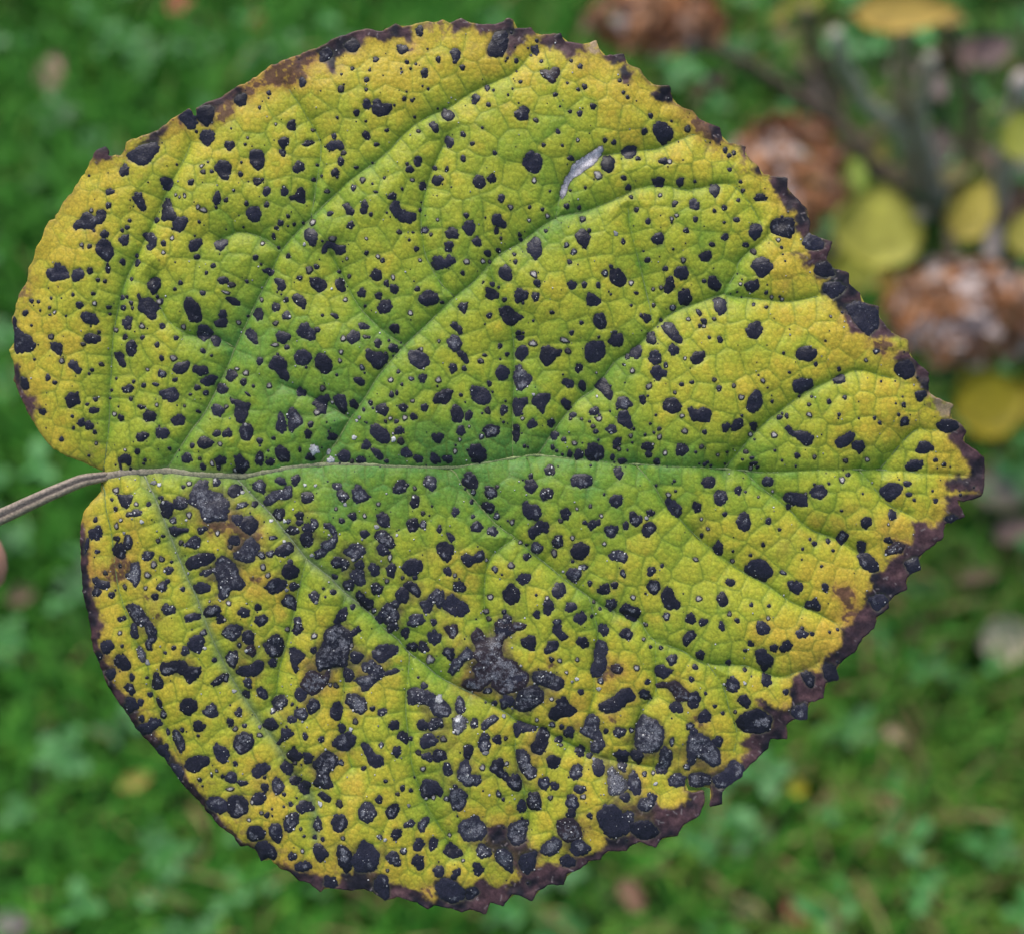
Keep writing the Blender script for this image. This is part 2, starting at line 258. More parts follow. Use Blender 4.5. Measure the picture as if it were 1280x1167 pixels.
"""m 0,160 120,160 230,110 250,200 375,180 415,250 330,265 325,310 270,345 250,390 200,375 160,430 60,410 50,355 110,290 110,235 0,250;d 60,360 110,240 190,230 200,310 160,410 70,405;m 430,270 600,220 625,300 745,310 770,350 705,370 715,430 690,440 600,405 540,340 490,355 450,310
t 760,330 850,275 880,380 830,390;m 890,400 960,385 1060,380 1075,440 950,460 920,440;m 1000,500 1060,490 1145,550 1120,575 1060,605 1020,560;k 440,515 475,515 510,525 530,500 575,505 570,555 525,610 490,580 460,560
b 740,480 800,450 835,480 790,515;d 315,1195 340,1140 370,1112 440,1145 452,1195 425,1250 375,1258 340,1232;d 1035,1100 1080,1062 1140,1070 1140,1110 1110,1150 1065,1145"""),
((600,200,K5), """88,142,23,36,15 395,155,18s 860,115,28s 1050,135,18 1083,203,20,22 1102,270,14 1142,365,17 768,205,9,12 660,222,9 510,230,10,7 157,285,22,28 632,337,18 725,348,14 455,363,13 362,347,12 223,350,18s
493,410,16s 358,442,12s 120,520,13,28 153,575,11s 290,548,15,12 297,578,14,12 135,660,17 57,683,27,20,20 22,740,17s 70,742,12s 748,433,20,26 795,518,14 630,625,18g 683,675,20g 653,750,17 480,518,13 250,688,13 257,743,15
188,828,42,55,-10 393,838,23,25s 418,905,20,30,-25 90,905,17 760,915,18,22 862,917,17,20 910,832,22g 955,780,14 1103,897,19s 1142,970,16,12 1105,1060,10 1045,598,14,22 85,978,43,42,25 298,992,52,42 405,1000,24,34g
178,1020,16 525,1115,20,12 68,1138,20 990,540,18w""",
"""d 885,30 900,-15 950,-30 975,0 970,60 935,97 905,75;T 590,240 620,140 660,90 680,40 730,0 840,-70 880,-92 890,-60 840,20 770,75 700,115 660,155 640,225 605,275;d 90,450 105,408 150,405 160,440 188,460 182,500 150,490 110,480
d 345,655 360,600 400,565 430,580 450,660 435,700 405,728 380,700;d 695,560 730,520 760,515 800,560 785,600 770,655 740,620 710,590;d 638,910 665,882 705,908 690,940 650,940;d 950,860 960,800 1010,795 1060,850 1068,895 1015,922 960,890
d 783,1010 795,972 830,990 878,1022 860,1055 805,1060 785,1035;d 140,1085 190,1068 230,1085 270,1120 315,1150 280,1165 230,1205 175,1170 150,1110;d 830,1165 840,1130 900,1125 915,1180 910,1220 870,1230 840,1200"""),
((600,400,K5), """282,93,20,16 293,127,27,18 385,172,30,20s 615,150,32,18,20s 668,95,16 740,22,14 867,125,11 145,188,15,18 198,248,15 643,228,20s 985,97,18 1140,235,38,45 1078,265,17 720,350,25,33 10,300,18s 35,257,18,10 68,465,18
645,460,40,30 1112,370,18s 1048,323,10 852,383,9s 1050,605,50,47g 835,662,38,26,-35 870,720,20s 680,690,24,20 660,718,12s 55,662,22s 173,655,26,32g 390,543,12w 310,718,13s 382,758,30,32 520,752,28,28 545,840,24,33
82,810,62,42g 10,850,18g 613,870,18,16 690,898,22,15s 530,927,16 722,980,32,32 655,975,18,26 325,920,13 560,953,11 603,980,10 350,925,8 957,797,35,32g 845,813,17 825,775,14s 800,740,10 1002,890,28,30 985,925,15
1015,940,15s 968,1000,16,22 1040,1027,33,20 1078,950,8 1100,845,15s 742,720,10s 855,555,10w""",
"""d 263,235 285,195 330,190 350,230 330,270 300,290 270,270;d 443,265 450,205 500,190 545,215 595,225 580,260 540,285 510,320 480,330 455,300;d 770,230 780,180 830,157 890,160 912,200 900,260 860,295 800,302 775,275
d 940,155 970,110 1035,100 1040,150 1030,185 985,190 960,175;d 118,375 145,335 190,345 212,385 190,425 155,440 125,410;g 250,400 262,340 290,325 320,375 365,405 375,440 335,480 300,510 270,490 255,450
d 722,470 740,440 765,460 770,500 755,520 735,495;d 845,485 870,440 915,425 940,480 965,520 955,580 920,560 885,515;d 1010,720 1025,670 1075,665 1095,710 1110,765 1090,790 1045,770 1015,745;d 592,590 620,567 660,600 665,635 640,655 610,625
d 248,575 300,578 340,565 345,610 310,640 295,690 260,695 245,650;d 383,590 415,545 505,540 505,580 470,620 470,670 455,685 425,640 390,610;d 245,770 270,760 287,800 280,870 260,900 245,860;d 770,970 795,900 850,905 898,940 895,1000 855,1022 790,1010"""),
((800,100,K5), """33,377,20,25 77,262,17 350,352,22s 172,593,33,22 215,598,18s 0,578,8 137,742,40,32 295,745,24,30 402,743,11 395,910,34,37 253,905,20,24 147,842,15s 265,992,14s 230,1017,15s 57,1035,19 403,1020,18 540,957,14
613,935,20,18 718,877,14 755,805,14s 737,740,13 657,650,17,13 627,505,15,22 690,525,17,15 655,545,16 705,1020,20,18 613,1042,13,8 335,1103,18,20 622,1145,27,22 885,855,40,25""",
"""d 98,345 125,310 190,320 238,370 235,420 165,468 140,440 110,395;d 508,805 520,765 560,760 580,790 570,830 550,860 525,830;d 795,1110 810,1070 865,1052 892,1095 870,1140 845,1165 815,1145;d 85,1165 110,1130 150,1120 170,1160 155,1195 125,1200 100,1185
b 255,240 295,240 290,290 265,300;m 80,110 150,40 225,35 240,100 245,160 150,180 110,150;m 510,340 560,310 600,330 610,430 580,440 530,390;m 740,470 790,465 775,570 750,530;m 820,640 870,625 900,680 845,695;m 940,750 970,700 1090,700 1085,810 1180,870 1165,1000 1100,960 1050,870 1000,840"""),
((800,300,K5), """55,147,22,18 315,150,18s 185,210,17 525,35,22,14,20 775,33,22,18 832,82,20s 735,320,12s 468,300,14 215,328,35,55 155,347,14s 98,358,12s 102,473,14s 243,493,22g 52,570,33,26 430,530,14,30,-25 467,595,18,25,-30
435,627,13 465,630,14s 355,578,15s 540,577,13s 10,550,14 155,582,13 85,715,35,42 245,803,35,37 580,730,20,22 503,713,12 187,915,15,20 325,865,12s 65,1068,20s 300,1055,15 375,1040,15,12 537,1022,15s 570,1085,18,20
890,1030,16s 680,1065,14s 252,1115,12s 733,1150,20s 20,1155,22 830,470,13 923,490,14,10 962,418,14s 1038,433,13s 922,385,13 1083,970,14,8""",
"""d 430,120 460,95 515,85 518,125 500,150 450,152;d 812,190 845,145 900,130 970,195 920,250 885,275 855,250 840,215;d 765,325 800,305 860,290 860,350 820,380 785,360;d 497,315 510,270 550,268 575,305 595,330 570,365 535,355 510,340
d 253,240 275,205 330,200 350,240 340,280 300,290 265,270;d 285,430 295,375 355,362 365,400 382,430 345,472 300,465;d 537,435 580,420 625,440 622,520 575,552 550,500;d 160,630 200,600 240,615 260,660 300,710 295,750 260,745 220,710 180,665
d 768,665 800,620 860,600 890,650 870,690 840,715 790,710;d 367,860 400,825 465,817 468,850 440,890 400,908 375,885;d 65,860 80,815 130,812 150,850 150,890 110,910 80,890;d 82,965 100,925 145,925 160,950 190,960 185,990 150,1000 135,1025 100,995
d 1110,1060 1130,1025 1180,1015 1250,1025 1255,1070 1220,1090 1170,1120 1130,1105;d 800,1140 835,1100 870,1115 885,1170 875,1215 825,1262 785,1235 780,1200"""),
((800,500,K5), """303,117,18,12s 323,228,20s 20,10,20 622,200,28,32 830,193,25,28 808,250,16s 1017,125,18 1067,110,14 962,12,12 978,255,20s 55,340,38,32 65,395,25,24 140,210,14 143,270,17s 103,238,10 125,448,24,22 183,387,16s 95,323,10s
305,360,38,48g 448,342,16s 467,235,16 75,172,10 38,253,10 475,468,15 495,452,11 523,478,10 570,400,12s 638,380,10s 775,378,18,15s 820,422,16,10 832,465,28,15 815,497,14s 862,490,12 752,432,12,7 1142,405,20,17 1035,440,8
627,463,8 720,657,26,28 937,593,35,34 1090,775,18 210,690,20,15s 252,590,10 122,622,9 415,778,30,36 620,832,16 450,868,12s 77,822,25,26 48,862,12s 5,865,12,28 940,882,20,22 973,665,10s 868,705,10s 900,1055,15 497,938,13s
455,988,12,18 578,1082,35,42 683,1102,10 810,1130,12 1020,943,12 410,1160,20,14s""",
"""d 168,45 190,-5 250,-10 298,45 280,85 235,92 180,72;d 350,65 380,52 400,75 460,60 512,85 500,160 440,155 385,155 365,110;d 660,190 690,150 735,138 747,185 710,215 675,220;d 1060,210 1090,188 1135,235 1200,232 1258,270 1235,320 1190,325 1140,275 1090,250
d 453,600 480,568 540,562 548,600 525,637 475,632;d 545,690 565,662 620,665 640,705 620,745 570,767 550,735;d 1052,710 1070,680 1165,682 1210,700 1220,770 1165,770 1110,755 1080,740;d 190,745 215,712 255,740 300,780 305,820 275,850 240,825 210,790
d 18,940 40,900 95,898 118,930 90,965 50,992 25,975;d 705,880 735,835 765,818 795,840 808,920 770,952 725,930;b 985,1080 1030,1040 1090,1050 1085,1090"""),
((960,260,K5), """75,235,14s 97,290,11 780,1050,25,18g 340,1143,14 705,1115,13s 450,795,10s""",
"""d 20,135 40,90 90,75 180,80 190,150 160,215 100,205 40,180;m 190,-40 280,-20 300,60 320,100 310,180 350,205 480,245 450,320 435,380 470,425 600,465 605,550 680,615 690,675 820,710 820,800 910,900 930,940 860,960 800,965 740,950 700,910 590,910 555,850 545,760 490,690 470,665 400,640 405,560 430,520 340,480 335,440 300,420 230,430 260,380 200,360 130,320 180,330 270,360 270,300 250,240 230,190 190,170 180,90 200,60
d 250,260 300,190 360,215 400,250 390,300 290,300;d 340,470 350,410 430,395 460,440 480,490 410,500;d 405,600 420,550 520,545 560,590 470,660;d 560,720 640,690 790,740 800,860 720,930 640,850;b 135,520 160,510 170,570 155,640 135,630;d 205,1060 220,1030 280,1018 340,1040 335,1090 305,1115 250,1110 210,1100
b 730,960 860,960 920,1060 800,1090 740,1040"""),
((1000,440,4.8625), """728,265,36,26 757,580,46,34 652,798,24,15 660,865,18,14 693,898,10 825,903,14 823,657,13 877,683,13 630,423,32,22,-30 623,322,14 592,382,10 475,432,10,12 442,402,10 265,278,12 170,303,14 228,382,10 88,80,14,16 233,107,12
350,573,34,34 405,653,13s 275,660,14s 85,638,12s 50,320,11s 50,382,17,12s 293,745,13 255,775,18s 560,988,27,26 398,1035,34,36 258,1125,36,40 370,1160,20,14 250,963,10,7 33,862,10s""",
"""d 570,110 590,70 650,50 690,100 680,140 640,165 600,145;m 560,60 590,-10 660,0 790,120 785,250 730,230 700,180 690,130;t 780,250 950,315 900,350 880,420 800,290;d 833,435 880,412 940,420 960,460 900,490 845,465
m 900,420 960,420 1025,480 1000,540 1060,580 1140,640 1145,720 1125,830 1110,845 950,825 880,830 880,790 960,750 1030,735 1020,660 960,590 930,530 910,490;m 970,850 1125,860 1110,890 990,915 960,880;m 890,870 960,860 980,920 1025,1005 960,1040 890,1060 880,1140 850,1185 680,1185 670,1020 760,1030 830,1050 880,1000
d 880,1010 930,985 970,1020 910,1050;d 645,695 670,662 740,658 740,690 710,720 660,715;d 485,845 530,798 600,800 618,830 590,870 545,905 505,870;d 195,175 230,142 265,145 265,180 230,195;d 210,540 260,510 290,485 325,500 310,540 250,580 225,575
d 60,850 90,812 130,812 162,850 120,893 85,880;b 480,1020 505,1040 545,1030 525,1060 510,1090 495,1055;b 505,1140 560,1125 640,1150 700,1180 600,1200 520,1165"""),
((80,580,K5), """372,325,16 222,405,15,18 380,450,18,22s 225,505,45,48 370,190,28,18s 525,355,45,25,-10g 470,365,15s 575,418,16w 415,407,14s 380,542,26,20 440,500,12w 240,637,18,14 405,740,12,17 300,793,16s 615,665,42,28g 690,557,15s
725,522,14,10 660,730,22,24s 715,690,18,22s 765,770,35,22,-25g 615,805,20,24s 785,712,11 720,890,35,32g 760,850,15 868,908,16 443,895,15,22s 672,962,22,25 600,900,14s 765,1055,45,38g 345,952,20,22 235,930,30,35g
725,280,14w 705,245,22,14 915,140,18s 873,165,14 650,135,30,15w 695,150,16w 1110,130,28,26g 1100,115,14w 800,410,25,22g 855,570,18s 920,370,20s 898,405,10w 1125,500,18s 1040,790,40,22,-15g 1100,770,20g 905,795,10w
1140,1120,30,35 1065,997,10s 530,290,15s 340,258,12 617,290,15 158,590,12,60""",
"""d 375,220 420,230 495,225 490,270 460,320 420,300 400,255;d 348,620 380,580 420,575 445,620 440,680 400,680 360,655;g 435,580 450,520 480,515 500,550 490,610 460,620;g 445,810 490,770 490,725 545,720 560,780 545,860 525,890 500,850
d 205,835 240,825 270,850 320,855 330,890 280,905 240,895 215,870;g 390,1120 440,1105 450,1130 410,1150;g 450,1040 500,1015 545,1030 580,1070 620,1130 635,1165 540,1167 490,1110;d 700,290 740,265 800,290 795,350 760,390 720,370
g 805,260 850,235 910,265 895,310 840,325 810,310;g 945,190 985,125 1060,130 1050,190 1130,210 1167,250 1200,270 1190,400 1100,400 1050,420 1010,370 1000,320 920,280;d 770,460 810,450 850,470 905,465 900,490 850,500 820,525 780,500
g 870,590 920,550 960,520 995,540 990,600 960,610 910,595;g 980,470 1030,450 1055,470 1020,500 990,505;d 890,720 920,680 1000,650 1090,650 1100,690 1060,720 980,750 920,770 900,745;d 945,880 1000,860 1070,880 1065,920 980,940 950,910
d 1015,1075 1060,1030 1130,1030 1150,1070 1090,1100 1040,1115;d 885,1115 920,1090 990,1090 995,1120 940,1135 895,1150;b 460,450 500,425 550,440 530,480 480,480;m 100,750 150,770 140,830 150,930 200,960 240,1030 250,1110 300,1180 190,1200 150,1080 120,950
b 100,650 130,560 190,700 230,800 180,850 130,800;b 1060,410 1180,400 1200,440 1070,440;b 90,400 150,330 160,420 120,520;b 640,1060 740,1080 720,1150 640,1140;b 560,930 700,980 690,1020 570,980"""),
((80,780,K5), """313,160,40,52 410,62,15s 427,155,12 245,235,28,32 605,280,18,22w 335,365,35,40 495,385,15,30 622,515,18 555,570,22,24 690,575,15,45,-25 718,660,20,35g 483,590,52,50 560,690,18,25 740,205,12 805,168,16 888,190,28,30g
1018,60,20g 1027,172,14w 1095,260,16 985,740,45,33 858,770,16 978,812,13,10 748,790,11,30 1075,1107,11 1110,1070,12s 985,1138,15 1155,1110,14 815,1090,45,62,-25""",
"""m 165,0 300,0 290,35 240,50 255,110 215,150 200,100;d 370,270 390,225 435,222 485,290 470,325 420,328 385,300;d 483,60 490,0 530,0 545,85 520,105 500,90;g 590,130 620,100 600,40 590,-10 640,-20 675,60 670,110 640,130 645,185 610,180
W 530,190 545,160 580,190 590,250 570,275 545,240;d 435,460 460,435 500,440 515,490 490,518 465,490;d 640,430 660,350 690,355 720,410 715,455 680,470 645,465;m 280,400 325,445 380,470 425,490 425,560 430,600 370,560 300,440
d 515,770 560,730 610,720 620,690 690,700 700,740 650,765 610,800 570,812 535,800;d 905,140 940,95 1000,75 1020,110 1015,160 990,210 950,190;d 710,310 720,275 770,280 800,265 880,265 900,305 960,310 990,300 995,345 950,400 910,425 885,390 870,360 820,345 790,360 750,375 720,350
g 1075,430 1110,395 1150,365 1180,370 1180,410 1130,430 1090,455;d 850,600 870,560 910,540 970,560 965,610 920,660 880,650;g 1015,630 1045,595 1080,575 1110,600 1115,665 1080,675 1030,655;g 785,830 800,775 830,780 860,830 875,900 850,935 820,910
d 1090,915 1115,865 1150,890 1195,920 1200,960 1170,1010 1120,985;d 870,1040 900,990 960,960 1055,970 1050,1020 990,1050 950,1085 900,1065;d 650,920 700,890 745,880 750,1000 730,1020 700,970;m 540,800 640,780 660,870 640,920 580,880
b 660,800 680,870 650,870;b 230,210 330,260 370,330 300,330 250,290;m 440,650 470,660 520,750 600,830 660,880 760,1010 840,1160 780,1120 640,910 500,770"""),
((280,580,K5), """130,205,18,12w 415,122,38,25 523,115,28,38 590,152,13w 668,155,12w 825,160,30,25,20g 887,293,14w 820,325,13s 1128,290,14s 940,378,26,28 862,410,24,16 1027,375,15s 340,412,14w 440,415,15w 470,415,16g 220,290,22,20
130,300,40,18,-25g 105,400,38,36 50,600,16s 553,375,30,28 548,425,24,20 495,482,48,25g 615,465,40,30 655,440,32,38g 705,650,45,30,-30g 640,665,16w 360,535,28,14g 438,562,12w 275,660,30,22g 340,650,30,20g 1010,545,10w
1115,455,18w 880,730,25,40g 945,695,14w 990,735,32,36 1095,765,40,38 910,880,36,44g 805,820,20,18 1115,905,38,42g 938,1040,16,20 795,930,22,18 483,715,20 510,890,32,28g 458,918,15w 440,900,10 660,965,35,35g 675,1005,14w
290,748,20,22s 325,808,18s 250,1040,24,22 275,1135,45,38 535,1145,32,28g 40,1010,18s 1090,1070,18g 725,905,10 740,965,8 10,1130,12s""",
"""d 30,190 60,150 110,160 130,190 105,220 70,240 40,225;g 200,145 265,115 300,150 285,215 255,200 215,185;g 285,275 310,240 350,200 420,195 440,160 490,165 490,230 460,255 400,245 350,290 310,300;g 570,210 600,205 650,210 655,250 610,280 575,265
g 830,225 850,185 890,205 915,240 880,272 845,250;d 940,195 970,150 1000,160 1030,205 1072,235 1020,260 970,282 945,245;g 350,365 380,330 430,325 440,370 410,410 370,400;d 110,440 150,390 200,375 250,430 230,480 190,510 150,480
d 35,560 70,520 115,530 115,585 60,585;g 80,640 130,620 160,560 210,535 265,605 230,650 220,700 170,705 110,690 80,680;d 560,520 600,490 645,510 645,560 620,605 580,590 560,555;g 730,440 770,430 805,460 830,540 810,600 750,630 710,600 720,560 790,530 770,480 740,470
d 375,635 400,600 470,570 505,600 490,645 440,670 395,665;d 1000,490 1040,480 1060,510 1030,535 1005,525;d 1115,370 1160,350 1200,380 1205,445 1170,455 1130,430;g 1100,530 1120,490 1170,485 1230,540 1245,590 1190,600 1140,565
d 1115,610 1135,575 1180,580 1200,640 1160,662 1130,645;g 870,640 920,600 960,580 1000,590 1035,640 1000,670 960,700 920,665;d 780,715 820,670 865,685 860,740 815,755;g 920,800 960,770 1010,770 1030,850 1000,885 950,860
d 960,960 990,920 1040,980 1085,990 1085,1035 1040,1065 990,1010;d 430,780 450,730 500,735 540,765 530,815 480,835 440,815;d 310,890 340,850 390,830 450,850 460,880 400,930 350,940;g 425,1000 450,955 495,960 520,1010 515,1065 470,1040 430,1030
d 105,1080 140,1040 190,1060 190,1100 140,1110;d 800,1150 840,1070 885,1045 900,1090 870,1140 830,1165;d 1100,1120 1150,1070 1190,1080 1180,1150 1130,1155;g -45,700 0,670 60,710 100,760 110,810 160,870 120,910 60,900 30,960 0,980 -35,950 -30,850 -60,800
b 20,380 70,420 110,500 60,520 20,450;b 600,310 650,340 640,390 590,370;b 200,800 300,790 290,850 200,900"""),
((280,780,K5), """115,150,17 200,185,38,35k 165,190,14w 355,280,28,28 535,30,38,40 460,38,16s 660,82,20s 655,185,24,20 965,35,32,40 930,155,15s 908,92,14w 965,240,48,38 1065,310,50,50g 775,440,14s 815,445,18s 175,430,30,35g 10,390,20,28g
70,488,20,13w 158,510,28,28 355,632,16,22g 565,650,42,45g 495,690,28,28 1085,610,18 1155,635,30,26g 960,705,20,22s 860,755,28,30 925,765,16w 905,795,25,16 105,645,25,30g 45,715,24,30 80,762,18s 148,740,16 258,750,15w
258,808,18s 595,810,20,25 712,833,20 615,968,40,35 517,1010,15s 855,1005,20g 1150,870,18g 1020,1045,22,12,-30 80,1015,18""",
"""g 0,40 50,5 110,0 140,30 110,80 70,115 20,95 -10,70;d 140,70 180,40 215,60 220,130 180,140 145,115;g 290,150 330,110 385,70 430,120 425,190 400,235 350,240 310,190;d 475,180 515,175 590,220 580,250 540,275 540,330 520,350 500,300 480,230
g 770,30 830,0 880,40 930,60 930,110 900,200 890,300 830,300 750,310 700,330 680,270 680,210 730,140 730,80;k 565,440 610,350 660,340 720,380 740,340 770,330 760,410 710,470 650,510 600,480;d 520,500 545,460 610,490 590,540 555,560 525,530
d 875,310 920,330 950,370 930,410 885,420 870,360;d 915,60 980,10 995,50 930,90;d 1080,200 1130,160 1180,145 1265,165 1262,200 1170,265 1140,270 1100,240;g 945,410 1000,380 1060,370 1100,300 1140,300 1167,350 1230,320 1275,340 1220,365 1165,370 1100,420 1060,470 1020,480 990,430
g 10,240 40,200 95,195 100,250 70,320 40,300 15,270;d 90,350 120,310 190,300 240,260 280,270 280,330 230,370 180,375 130,370;d 240,480 270,450 310,490 315,530 285,545 255,515;g 345,570 370,535 430,515 462,550 450,590 410,625 370,610
d 605,590 640,540 680,550 700,590 670,630 630,645;g 885,575 900,510 960,505 1030,550 1040,610 1000,650 950,625 910,590;d 780,620 800,575 840,570 862,600 845,690 810,690 785,660;d 790,870 830,820 880,800 960,810 950,860 900,920 850,910
d 275,735 320,690 355,680 395,740 350,770 310,765;d 380,870 420,820 420,765 470,755 512,800 470,820 430,850 400,880;g 70,870 90,815 150,790 200,805 212,860 180,920 130,940 85,915;d 455,960 500,900 520,890 525,920 575,950 550,990 500,1000
g 650,1020 700,960 750,925 810,960 835,1010 800,1050 760,1080 800,1160 760,1190 650,1160 690,1090;d 1000,880 1030,855 1070,890 1100,940 1155,960 1165,1010 1110,1035 1060,1010 1040,950;d 410,1040 440,1000 500,1040 490,1080 465,1098 430,1075
d 210,1065 240,1025 300,1012 338,1050 290,1090 240,1120 215,1100;d 5,1110 45,1080 90,1090 85,1140 40,1155 15,1140;b 700,320 770,330 760,420 700,480"""),
((240,960,K5), """365,105,38,18 530,65,12 140,58,12 52,90,15 72,133,8 180,20,12s 275,152,35,12s 532,140,25,32 440,245,16s 672,187,14 722,258,16 755,88,40,32 818,140,45,42 825,280,55,45 1078,250,24s 935,258,15,25w 417,375,14s 548,338,18,20
588,340,8 672,275,9 585,292,9 508,322,14s 733,640,28,30g 807,600,14s 795,437,12s 820,490,11 955,513,15 895,500,16 1105,500,15s 1010,830,50,45""",
"""d 215,50 240,40 320,30 325,75 290,102 250,90;g 590,90 610,65 660,100 665,150 635,180 610,190 590,150;d 435,230 460,185 510,175 540,210 520,250 480,258 440,255;d 920,190 950,165 1015,205 1000,240 965,230
d 100,260 130,215 190,215 240,240 250,300 200,330 150,310 115,290;d 250,280 265,225 300,205 370,210 405,250 400,320 340,350 300,355 265,320;g 675,400 690,350 740,320 778,335 770,400 720,455 680,440;g 890,400 915,350 945,390 950,430 930,450 895,440
d 1020,390 1045,335 1110,335 1142,380 1100,450 1040,435;d 398,470 420,425 480,420 540,460 510,510 440,530 405,505;d 562,440 590,400 640,410 655,450 650,520 620,540 590,510;d 460,590 480,545 530,530 590,570 612,625 590,665 545,655 500,685 480,650
d 890,600 900,550 930,545 980,590 1000,620 940,680 910,645;d 745,720 780,685 850,680 875,715 830,745 770,745;m -10,200 100,240 180,330 210,380 240,440 330,510 380,560 470,600 480,640 350,600 290,530 150,410 50,290
m 600,690 720,730 830,760 900,755 960,800 960,880 930,915 860,850 770,835 700,770;d 1060,620 1070,560 1120,560 1160,610 1167,700 1130,760 1080,700;m 960,800 1060,850 1090,760 1200,740 1200,900 1050,885 960,860;b 380,330 430,350 420,410 390,390;b 640,690 760,700 740,740 660,720"""),
((440,960,K5), """200,220,26,26 370,138,18,20 430,158,14 455,65,8 248,85,14,15 595,210,16s 540,222,12w 755,130,18 690,220,18g 700,15,35,32 1070,185,15,30,-25g 1103,225,13 1003,190,10w 415,265,13w 335,180,14s 420,400,38,25,-25g
325,470,42,30,-40 205,492,18g 245,513,14w 592,550,32,42 485,677,42,50 378,598,22g 710,490,14s 810,672,12s 262,735,12s 920,732,38,42 960,605,52,48g""",
"""g 52,320 80,250 130,240 160,280 180,310 160,360 110,385 70,360;d 245,310 290,260 335,255 345,300 310,355 270,355;d 500,150 520,90 570,80 620,100 660,160 645,205 600,180 540,225 510,195;g 710,200 730,150 790,145 840,190 830,240 800,295 740,300 720,240
d 35,610 85,515 130,545 190,600 190,660 165,730 100,745 40,740 0,680 20,620;g 480,420 510,370 550,355 560,385 535,420 530,460 490,445;d 450,565 470,510 500,505 530,550 500,590 465,595;g 245,640 290,600 340,620 358,690 330,700 280,680
d 665,610 720,545 800,610 795,640 740,655 680,630;d 165,830 200,775 260,780 265,860 270,930 230,955 170,880;g 780,420 820,380 900,345 955,400 980,470 940,520 880,525 820,525 795,480;m 960,400 1020,400 1140,420 1167,400 1220,400 1300,560 1360,620 1330,740 1260,780 1167,680 1100,720 1060,670 1040,640 1000,620 970,540 940,500
g 1045,650 1060,600 1120,590 1167,640 1170,770 1120,740 1080,700;d 590,740 620,705 665,720 660,780 620,785;d 720,790 750,740 790,730 790,770 740,810;m 590,840 610,785 660,780 760,800 820,870 900,860 950,800 1000,820 1040,870 1140,850 1180,850 1180,990 1100,1030 1000,1010 980,1085 860,1045 800,1070 600,1010 600,960 640,940
d 610,860 660,800 740,820 820,890 810,950 720,980 650,940;d 830,930 840,880 900,870 920,910 860,960;m 0,700 170,740 200,800 270,830 400,860 480,900 590,960 610,1010 550,1040 450,980 330,940 270,950 240,975 150,910 100,885 0,900;b 480,870 580,850 620,950 540,930"""),
((480,580,K5), """225,175,14s 285,357,15s 350,305,8 285,440,26g 520,345,25,30 405,470,15,30 465,780,26,32 518,810,15s 548,893,42,38g 228,825,16 80,1020,28g 55,770,35,45 45,680,14,28s 35,580,40,30g 10,640,30,20 95,515,12w 50,545,15s
235,1135,65,40g 365,1150,22,22 22,850,16s 138,825,13s 650,205,16,22g 775,205,42,42g 825,165,14s 820,380,22g 637,275,15 648,380,14 790,490,34,32 933,425,18s 1070,88,17 1160,220,20,38g 1115,610,35,42,20g 1043,675,28,24
925,738,22s 810,768,20,22g 775,970,22,22s 745,1075,20s 878,1078,17,18 748,700,12s 765,1130,18s 1115,1095,22,28 885,1145,50,40g 995,570,14s 215,240,10w""",
"""g 70,180 100,130 140,115 178,150 150,195 95,212;g 285,140 320,85 375,105 380,160 350,195 320,165;d 190,280 215,225 255,235 250,300 215,320;d 165,430 185,400 240,395 255,445 230,480 190,490;d 455,500 480,500 515,535 490,570 470,540
d 385,620 400,575 450,570 505,600 490,680 460,708 420,680;d 565,670 600,650 650,675 680,640 715,625 730,670 710,705 660,710 615,750 590,720;d 130,750 180,700 230,690 280,720 275,770 230,810 180,800 150,770;d 140,880 200,850 240,880 270,930 240,965 190,920
d 80,950 130,890 175,930 170,1000 110,1010;g 340,950 380,910 430,925 430,970 440,1010 400,1050 360,1000 350,1060 310,1085 275,1040 270,1000 320,990;d 430,1010 500,945 525,980 600,1020 620,1070 560,1110 500,1090 440,1050
g -20,1060 20,1010 70,1040 110,1100 80,1160 20,1167 -20,1120;d 570,125 600,65 635,55 685,130 670,175 610,170 580,150;d 708,305 740,275 805,300 790,345 770,360 735,330;d 635,450 680,415 725,460 700,490 640,485;d 1030,120 1090,110 1120,160 1070,210 1035,180
d 1018,290 1050,270 1060,295 1120,300 1145,360 1110,405 1055,390 1020,350;d 1055,480 1110,440 1130,415 1190,430 1190,500 1140,490 1090,545 1065,530;d 965,840 1000,800 1060,805 1070,830 1015,880;d 868,945 900,890 930,870 985,920 980,990 930,1020 880,990;b 280,680 330,650 380,680 300,710"""),
((480,780,K5), """60,20,45,30g 155,62,30,34 205,165,38,32 285,165,38,38g 335,255,28s 475,210,40,42 980,15,60,25k 895,565,45,50 808,575,20 755,485,30,20g 290,445,24,22 280,730,35,40 75,730,38,30 400,545,30,36w 540,690,30,30w 540,770,20,20w
660,720,28,34g 875,670,16w 195,830,16,14 95,920,30,36 320,960,40,28 405,948,52,38 250,930,20s 435,830,22s 828,838,28,35 888,832,14s 742,935,26,16w 895,1015,16s 718,1040,20s 285,1050,18s 1115,700,14s 250,385,9""",
